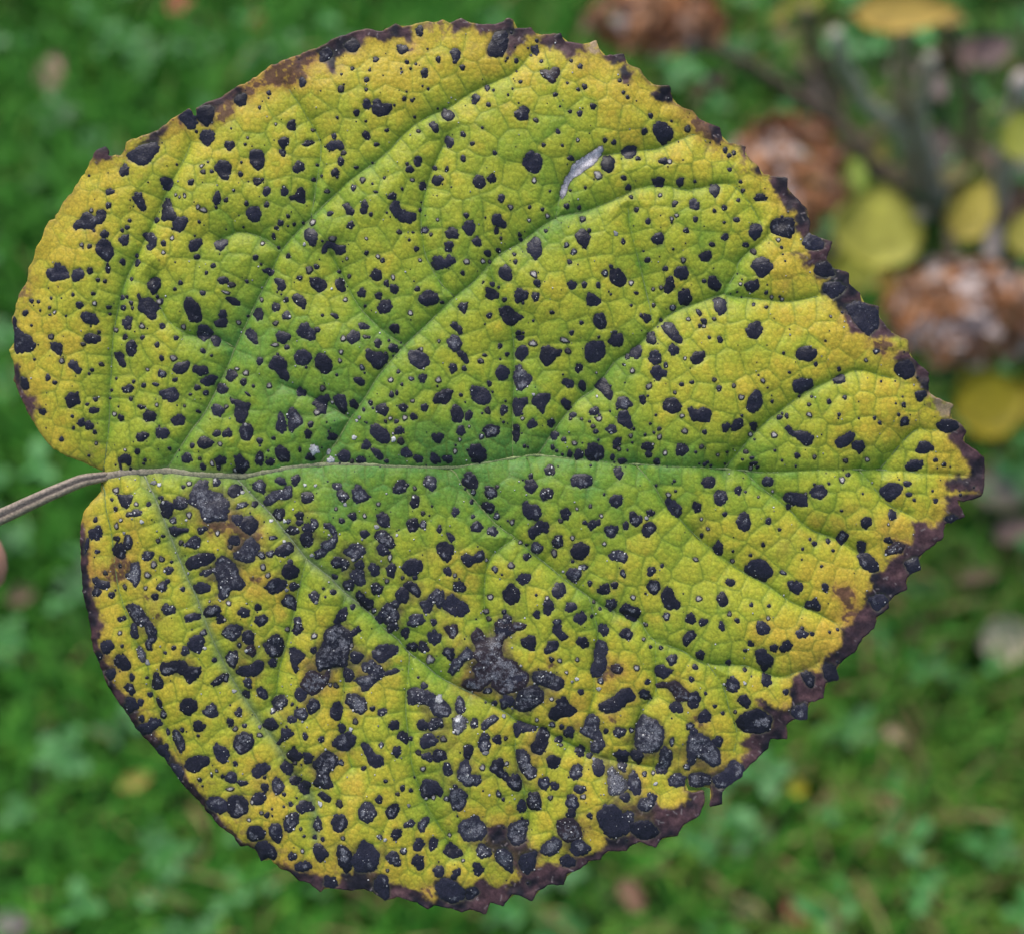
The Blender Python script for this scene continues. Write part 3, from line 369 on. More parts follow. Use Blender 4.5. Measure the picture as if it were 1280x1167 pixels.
"""d 320,75 360,40 415,70 410,110 370,150 330,130;k 440,20 530,0 535,60 500,100 450,40;g 480,320 500,270 560,220 600,165 640,200 640,250 580,270 540,330 500,370 470,340
k 640,100 680,30 720,60 740,110 800,110 830,60 800,20 810,0 920,0 960,60 870,120 850,180 860,240 960,270 970,310 1040,350 1040,400 1000,460 920,480 860,500 780,440 790,400 740,440 700,480 620,470 580,440 600,400 640,380 680,380 650,310 700,270 650,230 680,180
d 1000,110 1060,80 1100,90 1095,190 1060,180 1010,150;d 860,420 900,360 1000,345 1040,360 1040,400 1000,455 920,470;d 815,20 910,5 945,60 860,90 825,70;g 1167,340 1220,360 1300,400 1310,440 1270,480 1200,460 1160,440 1095,420 1090,350;g 960,570 980,500 1040,460 1110,450 1150,490 1160,550 1110,590 1040,635 980,620 950,600
g 180,580 178,480 240,465 330,490 370,520 440,560 485,620 460,660 400,670 350,640 330,580 260,570 220,590;g 320,720 360,680 420,690 430,740 370,755 340,770;g 525,620 530,560 550,520 580,560 590,620 560,650;W 505,690 550,660 600,690 600,740 560,780 520,790 505,740
g 715,720 750,690 800,660 835,690 790,720 740,765 715,755;d 95,815 130,775 170,800 170,870 130,840;d 265,850 300,795 350,795 395,840 350,880 290,900;d 580,885 610,875 650,890 630,970 590,970;g 690,880 715,790 760,800 775,880 750,930 710,920
d 430,1050 440,1005 480,1010 500,1070 470,1100 440,1085;g 540,1070 570,1000 610,980 635,1040 630,1090 700,1090 705,1130 680,1165 590,1165 550,1120;d 775,1060 800,1000 860,980 880,1020 870,1060 910,1110 980,1100 1000,1170 980,1215 930,1200 880,1130 820,1090
d 950,740 980,710 1060,740 1110,755 1100,780 1040,780 1000,790 980,825 955,810;d 1070,890 1110,840 1130,770 1190,760 1190,880 1150,945 1090,930;g 965,930 1020,920 1060,960 1070,1030 1110,1050 1100,1110 1050,1130 1000,1060 975,1000;b 440,830 520,820 590,830 560,870 500,870;b 850,120 960,60 900,180 870,240;b 400,0 480,0 540,30 470,80;b 650,260 700,250 690,320"""),
((680,580,K5), """42,42,32,38g 545,60,32,40 158,362,36,38 120,413,16s 418,377,14s 337,305,13s 240,325,11s 28,215,32,45,20g 298,425,15 490,485,42,42,-20 598,448,22,28 775,355,23,24 748,392,15w 100,563,40,42g 208,537,16s 440,580,14s
75,650,22,25s 290,750,30,18g 262,762,12w 335,868,15,18 440,912,40,38 515,880,22,26 578,797,18,30,-20g 782,780,30,28 862,740,13 490,1025,38,38g 652,972,18s 893,1110,24g 1110,700,20,24 1130,980,20s 30,1040,38,55
198,1040,38,36 265,1120,38,45 95,1150,30,20g 22,975,15s 1070,1125,30,40 1160,1150,30,25 365,1005,12s 350,1110,12 410,1055,12 140,785,10w""",
"""d 200,115 220,80 300,75 345,95 340,150 290,165 215,155;d 480,270 500,230 565,230 570,280 530,312 495,300;d 315,440 350,415 405,400 410,440 370,455 345,485;d 625,350 660,350 680,375 715,380 700,430 670,455 635,420
d 720,470 740,435 800,432 817,465 790,500 750,525 730,500;d 200,640 220,590 270,570 330,600 320,650 280,695 220,680;g 470,665 510,635 550,630 605,665 580,720 550,700 500,695;g 160,800 190,760 260,770 270,810 230,868 190,840
d 750,890 780,850 830,855 850,905 805,948 770,925;d 553,1070 600,1010 640,1040 695,1055 700,1090 660,1145 610,1120;d 860,950 900,895 940,920 950,970 995,1010 970,1050 905,1055 870,1000;d 60,930 90,865 140,870 160,930 100,980 75,960;b 1100,440 1170,430 1170,520"""),
((680,780,K5), """285,132,40,38 435,40,32,45 55,255,18 115,265,16s 243,258,15s 165,352,12s 675,318,20s 1140,222,32 855,172,15 778,165,12 730,108,13s 745,5,14s 935,255,34,36 1105,310,19 1077,400,18 757,420,20 55,545,15s 270,495,20
240,400,15w 205,420,12w 400,475,18w 415,415,22g 60,735,20g 130,750,18 183,792,38,40 965,605,42,42 570,965,55,42 680,965,40,50 455,782,18 640,775,18g 935,855,15,35g 1065,740,25,24g 1045,1045,22g 265,930,33,36
110,845,26,24 20,808,24,26g 125,885,12s 335,965,20 365,988,12w 68,1003,45,48 575,1045,28,32g 735,1095,18g 960,1120,40,35g 800,1090,14s 1130,1120,50,45g""",
"""d 60,45 80,5 120,0 130,50 175,85 130,118 100,85;d 5,180 40,130 90,120 107,160 70,190 20,215;d 370,230 380,150 400,120 450,140 470,190 440,240 455,290 420,370 350,380 345,320 370,270;d 548,75 580,35 620,35 648,80 620,112 575,95
k 490,300 540,290 580,320 550,360 500,340;d 1015,100 1050,55 1090,45 1110,80 1070,120 1045,158 1020,140;d 820,310 870,300 900,325 950,330 910,360 880,395 820,370;k 825,440 870,425 920,430 960,410 1010,460 1060,500 1060,560 1030,550 970,560 940,500 900,465 840,470
d 1040,520 1110,490 1145,540 1110,610 1060,600;d 695,500 720,475 765,490 790,545 745,550 705,535;d 405,590 450,560 500,540 560,480 610,465 660,520 650,560 600,570 540,630 460,645 425,630;d 40,680 50,620 100,590 100,550 150,530 175,580 240,630 190,670 130,670 80,700
g 265,790 300,740 310,690 360,665 405,700 400,770 420,820 445,880 400,940 350,930 340,880 370,840 320,820;g 680,790 690,720 720,670 780,690 820,710 870,780 860,860 830,920 770,930 700,920 670,880;g 850,1000 850,920 880,890 940,950 920,1020 890,1090 830,1085 820,1050
g 505,790 530,755 600,770 590,800 550,830;d 360,1020 375,990 430,1000 440,1080 400,1110 365,1080;g 190,1080 210,1040 250,1020 280,1060 270,1110 220,1135 195,1110;b 440,300 560,260 600,340 480,440 420,400;b 430,680 520,650 560,710 480,740;b 780,630 870,720 880,900 830,720
b 600,500 680,500 690,580 640,560;b 1090,650 1130,640 1120,730;b 20,270 90,260 60,350 0,340;b 950,420 1040,430 1060,480 1000,460"""),
((840,860,K5), """235,205,44,44 313,130,14 372,182,14 462,172,13s 245,35,12 435,5,38,18 335,385,30,38 130,280,24g 160,315,30,28 110,575,22g 830,25,20""",
"""d 475,90 500,50 540,45 570,95 540,142 510,115;d 475,240 500,200 560,170 620,150 680,180 720,220 700,300 620,325 540,315 490,280;m 610,70 650,70 700,120 780,140 860,160 860,60 900,0 1130,-10 1120,85 1010,110 1000,245 880,245 840,280 855,390 725,380 710,460 610,540 560,600 510,660 410,730 380,760 380,860 255,890 290,780 280,705 180,735 140,725 130,640 290,630 400,590 440,530 500,560 520,490 580,460 500,420 510,390 560,370 600,320 720,290 680,180
d 300,650 380,610 440,530 520,570 520,640 400,720 330,720;g 125,640 200,620 280,640 280,700 200,720 140,715;g 115,470 125,350 200,330 280,380 340,460 350,540 300,570 260,540 190,490 170,550 130,570;d 870,160 960,110 1000,150 985,225 900,220;g 0,640 50,625 105,660 90,710 30,720 -20,700
m 90,860 120,760 250,745 240,850 210,940 80,1010 45,1095 -20,1080 -20,880 40,860;b 150,200 200,170 280,300 180,300"""),
((640,960,K5), """25,100,38,48 235,110,38,45 312,128,28,30 72,285,36,42 825,210,38,28 495,152,42,28 970,48,22g 440,245,40,55 430,330,32,32 405,680,50,45 980,260,65,45g 850,350,35,40g 1020,215,30,35 280,218,17s 520,205,18s 565,340,18 575,358,10 1050,115,16w""",
"""g 55,0 160,0 165,60 130,85 90,50;g 110,240 130,185 190,180 212,240 210,305 160,305 120,285;W 700,100 710,10 740,0 780,50 830,90 840,140 790,180 740,190 710,180;d 845,110 885,20 935,90 940,180 900,190 860,150;d 620,330 680,270 740,265 800,320 850,390 850,460 750,500 700,490 640,400
k 330,390 380,370 430,360 480,400 510,490 480,520 400,540 340,470;d 430,600 440,540 500,510 580,590 520,630 470,640;g 210,610 230,560 280,530 300,500 360,540 340,600 300,635 240,635;g -20,420 60,390 120,390 100,480 80,540 20,560 -30,500
m 0,440 100,560 200,620 180,720 260,690 340,710 380,650 460,650 500,640 580,620 660,600 690,490 720,500 850,480 850,390 830,330 930,260 1020,200 1060,250 1180,280 1180,500 1110,520 1050,600 930,545 850,610 700,625 680,660 500,755 400,795 390,875 270,875 150,995 -20,940 -20,840 60,840 30,780 0,750
d 60,640 180,610 160,730 110,780 60,720;d 850,400 1000,380 1080,480 960,520 880,470;b 500,370 600,380 560,470 520,500"""),
((880,680,K5), """195,278,30,26 345,440,14 475,447,13 240,553,17 127,595,20,32 467,537,15s 185,505,16s 340,722,22,20 300,773,13 180,862,19 300,915,15 785,650,16 713,610,13 710,650,40,30 507,755,25,28 975,620,11 915,638,10 455,990,36,42 595,1080,20g
295,1010,14w 148,1022,10w 215,125,15s 345,80,12 218,52,10 885,315,24,30 795,440,45,40 830,465,22,24 580,207,24,14,20g 670,310,48,45,-30""",
"""d 305,190 345,125 400,110 455,130 500,195 490,230 440,268 370,235;d 92,395 120,352 155,360 172,410 150,448 115,440;d 380,600 390,562 430,560 478,605 465,645 410,652 385,630;d 548,755 575,715 615,700 640,735 615,770 570,782
d 375,800 395,770 435,765 500,830 495,870 440,925 425,905 395,860;d 160,1030 200,955 245,990 255,1040 210,1075 180,1060;d 250,1120 280,1095 320,1110 330,1160 280,1165;m 620,1170 630,1080 650,1010 670,950 720,930 790,900 860,920 870,830 960,760 1000,700 1000,610 1080,560 1130,480 1180,400 1180,690 1110,800 1060,840 985,900 1005,1000 900,1020 895,1140 880,1190 640,1190
d 710,950 750,925 800,960 800,1030 760,1035;d 870,900 890,860 970,900 985,985 920,1005 880,960;b 900,320 960,290 1050,290 1130,340 1070,400 1080,440 1020,430 980,360;b 1000,480 1080,440 1130,500 1040,560 1000,540;b 680,990 760,930 850,890 700,1000"""),
((1000,600,K5), """672,252,34,33 640,437,33,19 448,487,32,36 110,462,17 210,443,17 245,512,11 78,430,11 22,500,11 992,150,14 640,320,10s""",
"""d 440,300 470,270 515,280 515,315 475,355 450,335;d 270,420 310,365 350,400 340,440 305,475;d 425,560 450,530 500,540 560,600 570,650 510,665 450,620;m 700,450 760,460 800,480 810,280 880,310 950,330 1030,310 1060,250 1060,100 1180,150 1180,290 1060,330 1050,430 950,520 880,570 895,650 790,700 795,800 700,845 660,940 565,1000 555,1090 450,1160 300,1170 310,1090 400,1020 430,980 480,860 500,760 520,690 600,650 640,560 720,540
k 620,540 640,490 690,450 760,470 740,520 680,530;b 570,300 610,330 650,300 630,370 590,360;b 230,800 340,760 430,800 400,850 370,920 300,900;b 290,940 350,930 430,900 430,990 340,1010;d 760,600 850,560 870,640 800,680;d 490,860 600,830 640,880 560,950"""),
]
TILES.append(((0,0,1.0), '', 'b 262,124 300,103 335,82 385,60 402,74 368,92 352,104 330,110 302,128 282,150 266,160;b 350,88 388,90 384,106 352,104;b 205,152 240,132 262,140 232,160;b 850,130 900,155 905,180 870,165;b 250,640 300,640 310,665 260,668;b 285,655 330,650 330,690 290,690;b 570,850 620,820 640,850 590,870;b 150,690 172,700 150,735 122,720;m 112,197 118,184 131,179 139,190 135,198 120,200;m 96,655 104,655 112,700 118,770 124,810 112,800 100,740;m 112,800 124,800 150,860 175,900 205,935 240,980 268,1010 262,1026 220,985 170,920 140,880'))
OUT = [(124,588),(118,586),(106,579),(86,572),(65,562),(55,551),(44,535),(33,518),(26,503),(18,484),(13.7,475.4),(16,468),(15.4,455),(11,441),(8.6,437),(15,435),(16,417),(13,402),(16,392),(21,368),(32,352),(33,335),(40,323),(44,308),(50.5,299),(56,282),(60,275),(67,273),(75,257),(84,244),(89,241),(91,236),(98,224),(104.5,217),(111,202),(115,197),(120,187),(131,182),(136,189),(134.5,194),(152.6,193.6),(157.5,177),(177,169),(197,162),(210,151),(226,141),(236,134),(241,143),(245,152),(244.5,143),(244,135),(256.6,127.7),(273.7,122),(296,107),(320,96),(335,83),(359,73),(385,62),(400,56.5),(417,47),(439.4,38.6),(456.6,34.3),(473.7,37.7),(485.7,33.4),(494.3,28.3),(502.8,33.4),(520,28.3),(533.7,25.7),(545.7,28.3),(553.4,24),(562,28.3),(576.5,22.3),(586.8,28.3),(600,30),(620.6,29),(636.8,21.4),(642,24),(642.8,35),(664,32.6),(671,43),(701,40),(707,51),(726,54),(732,55),(745.7,48.8),(750,63),(754,68.6),(780,67),(782.5,79),(800,86),(808,98),(814,105),(825.7,107),(837,107),(841,126),(856.6,135),(866,137),(875.4,148),(887.4,153),(901,158),(903.7,172),(909.7,177),(933.7,181.4),(932,192.5),(949,208),(952.5,216.5),(964.5,219),(985,222.5),(985,237),(1000,251),(1009,261),(1010,270),(1013,277),(1011.4,290),(1023.4,296.8),(1041.4,302.8),(1032.8,323.4),(1040.5,334.5),(1061,341.4),(1061,355),(1074.8,366),(1076.5,377.4),(1098,383.4),(1098.8,397),(1114,416),(1134.8,426),(1136,443),(1150,458),(1160.4,466.7),(1159.4,489.4),(1168.6,497.6),(1192,506.8),(1188,512),(1187,522),(1198.5,528.4),(1207.7,538.7),(1203.6,550),(1215,559),(1231.4,571.6),(1232.4,588),(1230.3,610.7),(1227,620),(1205.7,627),(1197.4,625),(1207.7,645.7),(1181,655),(1179,672),(1161,685.7),(1148,696),(1151.7,710.5),(1137,718),(1132,727),(1134.5,736),(1118,744),(1111,752),(1111.4,760),(1095,771),(1093,785),(1078,797),(1068.5,815),(1058,822),(1046,834),(1049.7,849.7),(1032.5,853),(1030.8,872.8),(1011.4,878),(1009.7,899.4),(990.8,899.4),(983,906),(984.8,924),(963.4,923.4),(960.8,935.4),(942.8,952.5),(932.5,962.8),(925.7,973),(908.6,984),(903.4,990),(903.4,1004.8),(885.4,1010),(889.7,995.4),(888,982),(870.8,985),(862.3,983.4),(860,969.7),(857,978),(857,988.5),(865.7,991),(881,988.5),(880.3,1005.7),(874.3,1019.4),(853.7,1031.4),(847.7,1045),(828.5,1047.4),(820,1060),(799.4,1051.7),(787.4,1057.7),(783,1063.7),(760,1063.7),(751.4,1074.8),(736,1076.5),(725.7,1086.8),(708.6,1092.8),(705,1107.4),(688,1106.5),(672.6,1114),(665.7,1127.6),(648.6,1120),(640,1119),(629.4,1134.8),(613,1128.8),(608,1143.4),(587.4,1136.5),(577,1140.8),(560,1134.8),(542.8,1130.5),(535,1135.7),(517,1126),(496.6,1119.4),(481,1124.9),(465.7,1113.4),(455.4,1110),(440,1112),(421.7,1110),(406,1108),(401,1115),(387.4,1104),(373.7,1101.4),(361.7,1090),(348,1085),(335,1073),(325.7,1077.4),(318,1062.8),(308.6,1057.7),(299,1059.4),(291.4,1047.4),(274.3,1035.4),(265.7,1026.8),(252.9,1009.7),(240,996.8),(224,979.7),(210,960),(189.7,936),(169,913.7),(155.4,891.4),(143.4,874.3),(133,858.8),(121,826),(115,811),(110.8,780),(108,772),(102.3,742.8),(98.9,708.5),(98,674),(98.9,657),(102.3,641.7),(110.8,628),(118.6,620),(122.8,614),(122,607)]
MIDRIB = [(112,597),(125,596),(165,590),(210,589),(250,593),(300,594.5),(330,590),(370,583),(400,581),(440,580),(500,583),(560,584),(600,579),(650,571),(672,569),(720,573),(780,579),(850,583),(910,586),(960,590),(1010,588),(1050,587),(1100,587),(1140,590),(1180,592),(1205,594)]
VEINS = [
[(126,590),(133,540),(136,480),(140,420),(150,370),(165,330),(185,290),(205,245),(225,205),(238,175)],
[(205,589),(234,545),(258,510),(284,456),(292,434),(320,375),(337,342),(351,313),(388,272),(434,229),(468,203),(486,187),(520,154),(564,132),(597,111),(640,92),(665,65)],
[(398,580),(419,554),(438,523),(460,491),(475,468),(506,432),(537,402),(568,371),(590,354),(619,323),(650,303),(694,273),(734,263),(775,246),(800,234),(830,232),(860,237),(905,229),(930,243),(950,275)],
[(694,273),(705,235),(735,200),(780,190),(824,184),(867,167),(885,178)],
[(672,569),(696,534),(720,503),(747,482),(768,453),(782,444),(800,430),(817,410),(839,392),(868,380),(906,367),(916,370),(954,374),(985,377),(1025,370)],
[(906,367),(920,341),(927,324),(954,300),(975,280)],
[(905,587),(920,570),(947,538),(971,517),(1000,495),(1037,476),(1072,464),(1114,473)],
[(1100,587),(1111,574),(1130,551),(1148,537),(1179,539)],
[(641,572),(641,520),(643,451),(639,410),(622,370),(612,330)],
[(568,371),(548,350),(530,312),(527,262),(540,215),(560,170)],
[(292,434),(265,420),(235,418),(205,395),(190,350)],
[(351,313),(330,298),(300,290),(270,300)],
[(388,272),(395,230),(400,180),(380,140),(360,110)],
[(506,432),(480,415),(450,385),(430,350),(415,320)],
[(438,523),(405,505),(375,490),(350,480)],
[(818,408),(810,370),(800,330),(790,290),(785,260)],
[(124,604),(128,614),(131,636),(138,669),(145,724),(152,751),(167,797),(183,831),(190,866),(200,897),(215,934),(226,962)],
[(178,593),(200,637),(219,686),(231,717),(245,745),(262,790),(282,835),(300,865),(322,900),(345,930),(362,962),(380,985),(391,1005),(395,1045)],
[(292,596),(314,619),(336,641),(362,672),(383,698),(410,720),(431,741),(460,765),(480,785),(497,799),(511,816),(530,830),(548,845),(576,860),(600,872),(631,890),(648,902),(673,910),(700,925),(748,947),(790,955),(830,962)],
[(558,585),(569,591),(576,604),(600,633),(622,657),(644,672),(670,695),(680,703),(706,724),(736,746),(762,762),(800,777),(807,787),(820,802),(851,812),(880,829),(931,832),(952,839),(976,846),(1003,838),(1025,827)],
[(796,581),(817,606),(834,632),(851,649),(872,671),(896,690),(902,695),(931,716),(957,730),(986,750),(1017,764),(1044,778)],
[(930,588),(954,610),(985,634),(1000,650),(1020,664),(1051,675),(1072,689)],
[(1075,588),(1090,605),(1108,628),(1137,643)],
[(511,816),(511,831),(507,883),(512,934),(518,968),(534,1008),(550,1035),(560,1060)],
[(648,902),(644,939),(655,990),(660,1030)],
[(736,746),(748,790),(742,831),(743,866),(738,893),(748,945)],
[(820,802),(820,840),(820,866),(800,896),(790,950)],
[(885,829),(905,860),(914,894),(922,915),(917,945)],
[(383,698),(372,740),(362,790),(350,830),(343,880)],
[(644,672),(612,700),(605,750),(612,790)],
[(431,741),(425,790),(430,850),(425,900),(440,960)],
]
GREEN = """60,330,.15 60,480,.25 100,420,.3 110,250,.1 40,440,.2 60,550,.1 120,540,.35 160,450,.45 160,520,.45 170,380,.4 180,300,.35 200,220,.3 240,180,.15 290,150,.15 230,350,.4 230,450,.6 230,560,.6 280,500,.75 300,400,.75 330,300,.65 280,250,.35 330,200,.3 350,120,.1 400,80,.05 420,160,.3 400,260,.65 380,340,.6 400,430,.55 360,480,.7 340,560,.8 430,540,.8 450,480,.7 460,300,.45 480,240,.6 500,190,.5 470,120,.15 520,70,.05 560,130,.3 560,220,.5 560,320,.6 520,420,.75 500,520,.75 560,560,.85 570,460,.6 600,300,.65 640,240,.5 620,160,.35 640,90,.1 700,60,.05 690,130,.3 700,200,.55 740,250,.5 650,340,.45 700,320,.55 700,380,.35 620,400,.5 640,480,.6 700,480,.55 680,540,.75 760,470,.6 740,540,.6 780,410,.55 770,330,.4 800,250,.4 780,160,.25 740,110,.2 830,150,.15 880,200,.15 850,260,.35 860,340,.45 910,370,.5 880,430,.3 840,480,.35 860,550,.5 930,560,.55 930,480,.4 960,420,.25 950,320,.3 960,270,.15 1000,340,.1 1000,400,.2 1060,440,.15 1010,510,.4 1050,560,.35 1100,500,.15 1120,580,.25 1170,540,.05 1190,590,0 140,640,.15 130,720,.1 200,640,.3 190,720,.2 150,800,.2 220,700,.45 250,660,.2 250,730,.35 300,620,.6 320,680,.3 300,760,.15 350,650,.7 360,720,.4 420,640,.8 420,700,.6 380,780,.3 460,740,.6 480,620,.85 560,620,.85 520,680,.5 520,790,.6 560,720,.3 600,660,.65 660,620,.8 640,700,.45 640,740,.35 720,620,.75 700,680,.5 720,760,.5 680,840,.1 620,880,.4 560,860,.5 740,700,.25 800,640,.6 800,700,.3 850,600,.75 900,620,.5 870,660,.3 850,740,.3 800,790,.3 780,840,.15 830,830,.5 880,800,.35 900,720,.35 960,620,.5 950,680,.25 1000,640,.5 980,740,.3 1040,620,.4 1060,680,.15 1100,610,.35 1140,640,.05 1000,800,.1 1040,750,.05 920,870,.35 960,860,.1 900,950,.15 840,910,.2 780,900,.15 740,960,.25 680,930,.2 700,1010,.15 640,980,.2 620,1050,.15 560,960,.3 540,1020,.35 500,900,.35 500,1060,.15 450,900,.1 460,980,.3 420,860,.1 400,960,.3 400,1040,.15 340,840,.2 350,920,.35 300,870,.35 300,960,.2 260,820,.35 250,900,.2 200,850,.25 180,900,.1 280,1010,.1 340,1060,.05 860,990,.1"""
# ================================================================== the leaf
STEP = 1.15; GX0, GY0, GX1, GY1 = 0.0, 12.0, 1242.0, 1152.0
NX = int((GX1-GX0)/STEP)+1; NY = int((GY1-GY0)/STEP)+1
XX, YY = np.meshgrid(GX0+np.arange(NX)*STEP, GY0+np.arange(NY)*STEP)
def vnoise(cell, seed, sx=1.0):                                   # smooth value noise on the leaf grid, 0..1
    r = np.random.default_rng(seed); cx = cell*sx
    w = int((GX1-GX0)/cx)+4; h = int((GY1-GY0)/cell)+4; T = r.random((h, w))
    u = (XX-GX0)/cx+1; v = (YY-GY0)/cell+1; i = u.astype(int); j = v.astype(int); fu = u-i; fv = v-j
    fu = fu*fu*(3-2*fu); fv = fv*fv*(3-2*fv)
    return (T[j, i]*(1-fu)+T[j, i+1]*fu)*(1-fv)+(T[j+1, i]*(1-fu)+T[j+1, i+1]*fu)*fv
def fnoise(cell, seed, octv=3):
    a = 0; w = 0
    for k in range(octv): a = a+vnoise(cell/2**k, seed+k*17)*0.6**k; w += 0.6**k
    return a/w
def sstep(a, b, x): t = np.clip((x-a)/(b-a), 0, 1); return t*t*(3-2*t)
def raster(P):                                                    # even-odd fill of a polygon on the grid
    M = np.zeros((NY, NX+1), np.int32); P = np.asarray(P, float); Q = np.roll(P, -1, 0)
    for (x0, y0), (x1, y1) in zip(P, Q):
        if y0 == y1: continue
        if y0 > y1: x0, y0, x1, y1 = x1, y1, x0, y0
        j0 = max(0, math.ceil((y0-GY0)/STEP)); j1 = min(NY, math.ceil((y1-GY0)/STEP))
        if j1 <= j0: continue
        js = np.arange(j0, j1); xs = x0+(GY0+js*STEP-y0)*(x1-x0)/(y1-y0)
        np.add.at(M, (js, np.clip(np.ceil((xs-GX0)/STEP).astype(int), 0, NX)), 1)
    return (np.cumsum(M, 1)[:, :NX] % 2).astype(bool)
def raster_into(M, P):                                            # the same, on the polygon's own box only
    P = np.asarray(P, float); mn, mx = P.min(0), P.max(0)
    i0 = max(0, int((mn[0]-GX0)/STEP)-1); i1 = min(NX, int((mx[0]-GX0)/STEP)+2); j0 = max(0, int((mn[1]-GY0)/STEP)-1); j1 = min(NY, int((mx[1]-GY0)/STEP)+2)
    if i1 <= i0 or j1 <= j0: return
    x = XX[j0, i0:i1]; y = YY[j0:j1, i0]; W = np.zeros((j1-j0, i1-i0), bool)
    for (x0, y0), (x1, y1) in zip(P, np.roll(P, -1, 0)):
        if y0 == y1: continue
        r = (y0 > y) != (y1 > y); xc = x0+(y[r]-y0)*(x1-x0)/(y1-y0); W[r] ^= x[None] < xc[:, None]
    M[j0:j1, i0:i1] |= W
def seg_dist(lines, reach):
    Dm = np.full((NY, NX), float(reach))
    for ln in lines:
        for a, b in zip(ln[:-1], ln[1:]):
            i0 = max(0, int((min(a[0], b[0])-reach-GX0)/STEP)); i1 = min(NX, int((max(a[0], b[0])+reach-GX0)/STEP)+2)
            j0 = max(0, int((min(a[1], b[1])-reach-GY0)/STEP)); j1 = min(NY, int((max(a[1], b[1])+reach-GY0)/STEP)+2)
            if i1 <= i0 or j1 <= j0: continue
            x = XX[j0:j1, i0:i1]-a[0]; y = YY[j0:j1, i0:i1]-a[1]; dx, dy = b[0]-a[0], b[1]-a[1]; l = dx*dx+dy*dy+1e-9
            t = np.clip((x*dx+y*dy)/l, 0, 1); np.minimum(Dm[j0:j1, i0:i1], np.hypot(x-t*dx, y-t*dy), out=Dm[j0:j1, i0:i1])
    return Dm
def blur(A, r):                                                   # three box blurs
    n = max(1, int(r/STEP)); A = A.astype(float)
    for ax in (0, 1):
        for _ in range(3):
            P = np.pad(A, [(n+1, n) if k == ax else (0, 0) for k in (0, 1)], mode='edge'); c = np.cumsum(P, ax)
            A = (c[2*n+1:]-c[:-2*n-1])/(2*n+1) if ax == 0 else (c[:, 2*n+1:]-c[:, :-2*n-1])/(2*n+1)
    return A
def sample(A, x, y):
    u = np.clip((np.asarray(x)-GX0)/STEP, 0, NX-1.001); v = np.clip((np.asarray(y)-GY0)/STEP, 0, NY-1.001)
    i = u.astype(int); j = v.astype(int); fu = u-i; fv = v-j
    return (A[j, i]*(1-fu)+A[j, i+1]*fu)*(1-fv)+(A[j+1, i]*(1-fu)+A[j+1, i+1]*fu)*fv
# outline with fine raggedness
def ragged(P, step, amp, seed):
    P = np.asarray(P, float); r = np.random.default_rng(seed); out = []
    for a, b in zip(P, np.roll(P, -1, 0)):
        n = max(1, int(np.linalg.norm(b-a)/step)); nrm = np.array([-(b-a)[1], (b-a)[0]])/(np.linalg.norm(b-a)+1e-9)
        for k in range(n): out.append(a+(b-a)*k/n+(nrm*r.normal()*amp if k else 0))
    return np.array(out)
OUTLINE = ragged(OUT, 4.0, 0.55, 3)
INSIDE = raster(OUTLINE); INF = INSIDE.astype(float)
DB = seg_dist([np.vstack([OUTLINE, OUTLINE[:1]])], 60)
MID = smooth_line(MIDRIB, 5); VL = [smooth_line(v, 6) for v in VEINS]
DMID = seg_dist([MID], 70); DV = seg_dist(VL, 70); DALL = np.minimum(DMID, DV)
# tertiary net: Voronoi cells whose walls follow the veins
def poisson(mind, seeds, tries):
    cell = mind/1.4143; G = {}; pts = []
    def ok(x, y, f=1.0):
        i, j = int(x//cell), int(y//cell)
        for a in range(i-2, i+3):
            for b in range(j-2, j+3):
                for q in G.get((a, b), ()):
                    if (q[0]-x)**2+(q[1]-y)**2 < (mind*f)**2: return False
        return True
    def put(x, y): pts.append((x, y)); G.setdefault((int(x//cell), int(y//cell)), []).append((x, y))
    for s in seeds:
        if ok(*s, 0.72): put(*s)
    rr = np.random.default_rng(5).random((tries, 2))
    for u, v in rr:
        x, y = u*1240, 12+v*1140
        if ok(x, y): put(x, y)
    return pts
pair = []
for ln in [MID]+VL:
    acc = 0
    for a, b in zip(ln[:-1], ln[1:]):
        d = np.linalg.norm(b-a); acc += d
        if acc > 21+6*random.random():
            acc = 0; n = np.array([-(b-a)[1], (b-a)[0]])/d; o = 12.5
            pair += [tuple(b+n*o), tuple(b-n*o)]
def voronoi(pts, reach, wx, wy):
    F1 = np.full((NY, NX), 1e3); F2 = np.full((NY, NX), 1e3); ID = np.zeros((NY, NX), int)
    for q, (x, y) in enumerate(pts):
        i0 = max(0, int((x-reach-GX0)/STEP)); i1 = min(NX, int((x+reach-GX0)/STEP)+2)
        j0 = max(0, int((y-reach-GY0)/STEP)); j1 = min(NY, int((y+reach-GY0)/STEP)+2)
        if i1 <= i0 or j1 <= j0: continue
        S = (slice(j0, j1), slice(i0, i1)); d = np.hypot(wx[S]-x, wy[S]-y); f1 = F1[S]; f2 = F2[S]
        F2[S] = np.where(d < f1, f1, np.minimum(f2, d)); ID[S] = np.where(d < f1, q, ID[S]); F1[S] = np.minimum(f1, d)
    return np.minimum((F2-F1)/2, 30), ID
WX = XX+(vnoise(18, 31)-0.5)*4; WY = YY+(vnoise(18, 32)-0.5)*4
E1, ID1 = voronoi(poisson(25, pair, 26000), 52, WX, WY)
g9 = []; ng = 8.5
for j in range(int(1150/ng)):
    for i in range(int(1245/ng)): g9.append(((i+.5+(j % 2)*.5+(random.random()-.5)*.75)*ng, 12+(j+.5+(random.random()-.5)*.75)*ng))
E2, ID2 = voronoi(g9, 20, XX+(vnoise(6, 33)-0.5)*3, YY+(vnoise(6, 34)-0.5)*3)
